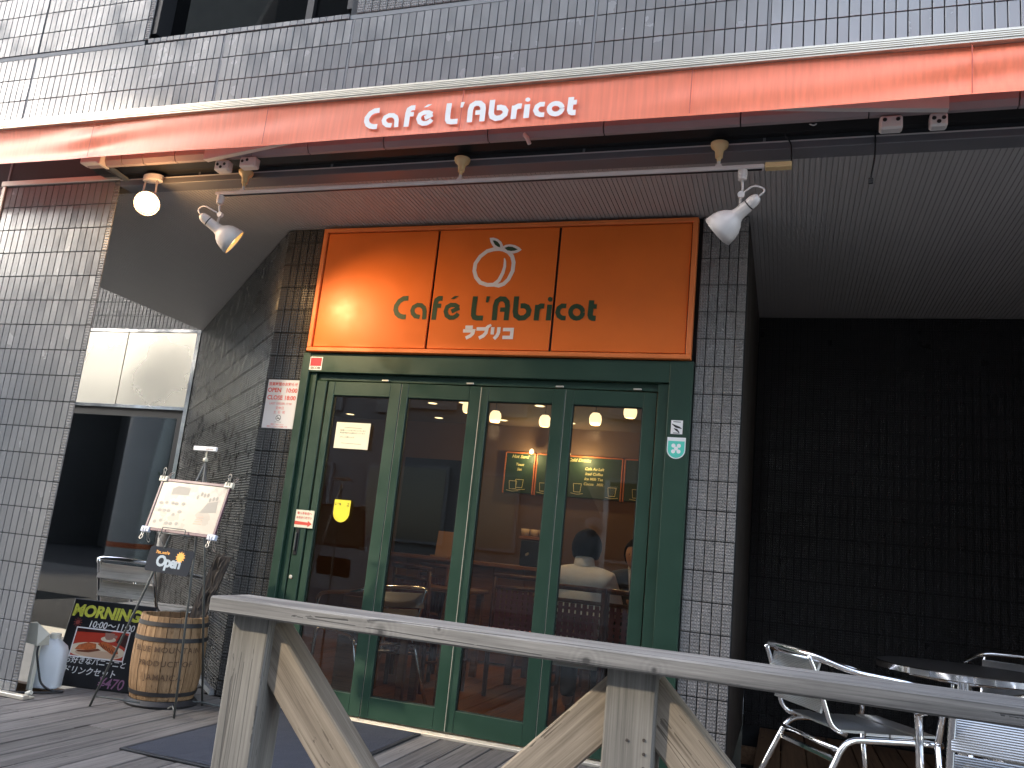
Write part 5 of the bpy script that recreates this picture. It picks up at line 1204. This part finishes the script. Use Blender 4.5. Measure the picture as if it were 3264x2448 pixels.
# street side behind the photographer, seen as reflections and set to shape the sun ---------------------------------------------------------------
def block(name, label, x0, x1, y0, y1, h_, mat, wx, wz, ww, wh, roofm=None, skew=0.0):
    t = thing(name, label, 'building', ((x0+x1)/2,(y0+y1)/2,G-.16))
    SK = Matrix.Identity(4); SK[0][1] = skew; SK[0][3] = -skew*y1      # sides sheared along the sun so patches of it pass between
    MB().box(x0,x1,y0,y1,G-.16,h_,SK).build('wall', mat, t); e_ = .15 if not skew else .0
    MB().box(x0-e_,x1+e_,y0-e_,y1+e_,h_+.002,h_+.35,SK).build('roof', roofm or CONC, t)
    fm = MB().bevbox(-ww/2,ww/2,0,.12,-wh/2,wh/2,.01).mesh('window', FRG); gm = MB().box(-ww/2+.08,ww/2-.08,.115,.135,-wh/2+.08,wh/2-.08).mesh('pane', M('far_window_glass', (.02,.025,.03), .08, spec=.8))
    nx_ = max(1,int((x1-x0-.6)/wx)); nz_ = max(1,int((h_-1.2)/wz))
    for i in range(nx_):
        for j in range(nz_):
            o = bpy.data.objects.new('window', fm); COL.objects.link(o); o.parent = t
            o.location = Vector((x0+(x1-x0)*(i+.5)/nx_, y1, 1.9+wz*j))-WM[t.name].translation
            g = bpy.data.objects.new('pane', gm); COL.objects.link(g); g.parent = o
    return t
BR1 = M('grey_render', (.13,.13,.132), .8, noise_=(.6,.12)); BR2 = M('brown_brick_render', (.10,.07,.055), .8, noise_=(.6,.12)); BR3 = M('cream_render', (.30,.27,.21), .8, noise_=(.6,.1))
SUNL = dict()
block('office_building', 'pale office block across the street, left of the low shop, sized to mask the sun', -18.2,-16.32,-24,-14,12.6,BR1,1.2,3.2,.9,1.6,skew=1.191)  # heights and gaps of this unseen row set to shape the sun patches
block('low_shop_building', 'low brown shop building across the street, sized to let sun through', -16.30,-15.2,-24,-14,10.9,BR2,.7,3.2,.5,1.6,skew=1.191)
block('corner_building', 'cream corner block across the street, sized to mask the sun', -15.18,-12.22,-24,-14,15.0,BR3,1.3,3.2,.9,1.7,skew=1.191)
block('narrow_shop_building', 'narrow low brown building across the street, sized to let sun through', -12.20,-10.42,-24,-14,9.65,BR2,1.6,3.2,1.1,1.6,skew=1.191)
block('tall_office_building', 'tall grey office tower across the street, sized to mask the sun', -10.40,3.0,-26,-14,16.4,BR1,2.2,3.3,1.6,1.9,skew=1.191)
block('apartment_building', 'brown apartment block across the street', 3.2,20,-26,-15,10.5,BR2,2.4,3.0,1.5,1.6)
block('far_office_building', 'pale office block far along the street', -46,-22.5,-26,-14,8.5,BR1,2.6,3.3,1.8,1.8)
vd = thing('sun_blocking_viaduct', 'unseen concrete elevated road added to block the upper sun', 'blocker', (-24,-31,G))
MB().box(-90,6,-36,-30.52,32.0,33.2).build('deck', CONC, vd); MB().box(-90,6,-30.5,-30.3,26.4,33.5).build('sun_block_wall', CONC, vd)  # added out of view; hanging front wall keeps sun off the upper facade
for px_ in (-70,-52,-24,0): MB().box(px_-.9,px_+.9,-34.5,-32,G-.16,31.99).build('pier', CONC, vd)
pc = thing('round_pillar', 'round pale concrete pillar on the far pavement', 'pillar', (-13.6,-9.6,G-.16))
MB().lathe([(.62,G-.16),(.60,4.2)], 32, Matrix.Translation((-13.6,-9.6,0)), cap1=True).build('shaft', PILC, pc, smooth='all'); MB().lathe([(.625,.02),(.625,.16)], 32, Matrix.Translation((-13.6,-9.6,0))).build('band', M('orange_band', (.5,.13,.05), .6), pc, smooth='all')
tg = thing('traffic_sign', 'traffic sign pole with an inverted triangle and round mirrors beside the street', 'traffic sign', (2.12,-6,G))
MB().tube([(2.16,-6,G),(2.16,-6,2.05)], .032, 12).build('pole', CONC, tg, smooth='all')
MB().prism([(1.86,1.98),(2.30,1.98),(2.08,1.60)], -6.06,-6.05).build('triangle_plate', ALU, tg)
for mx_, mz_ in ((2.02,1.42),): MB().lathe([(.13,0),(.12,.02),(.001,.04)], 24, Matrix.Translation((mx_,-5.97,mz_)) @ Matrix.Rotation(R(-90),4,'X')).build('mirror', FRG, tg, smooth='all')
LEAF = M('street_tree_leaf', (.045,.085,.025), .6, rnd=.2); TRK = M('tree_bark', (.08,.06,.045), .9, noise_=(10,.3))
trt = thing('street_tree', 'green street tree on the far pavement', 'tree', (-11.4,-10.4,G-.16))
MB().tube([(-11.4,-10.4,G-.16),(-11.35,-10.4,1.2),(-11.45,-10.35,2.4)], [.12,.09,.05], 10).tube([(-11.37,-10.4,1.4),(-11.9,-10.2,2.3)], [.05,.02], 8).tube([(-11.4,-10.4,1.6),(-10.9,-10.6,2.5)], [.05,.02], 8).build('trunk', TRK, trt, smooth='all')
mb = MB(); rg = random.Random(5); cl_ = [Vector((-11.4+rg.gauss(0,.55),-10.4+rg.gauss(0,.5),2.35+rg.gauss(0,.45))) for _ in range(26)]
for _ in range(2600):
    c = rg.choice(cl_); p = c+Vector((rg.gauss(0,.22),rg.gauss(0,.22),rg.gauss(0,.18))); a = Vector((rg.gauss(0,1),rg.gauss(0,1),rg.gauss(0,1))).normalized()*.075; b = a.cross(Vector((rg.random(),rg.random(),rg.random()))).normalized()*.04
    mb.add([p-a,p-b,p+a,p+b],[(0,1,2,3)])
mb.build('crown', LEAF, trt, recalc=False)
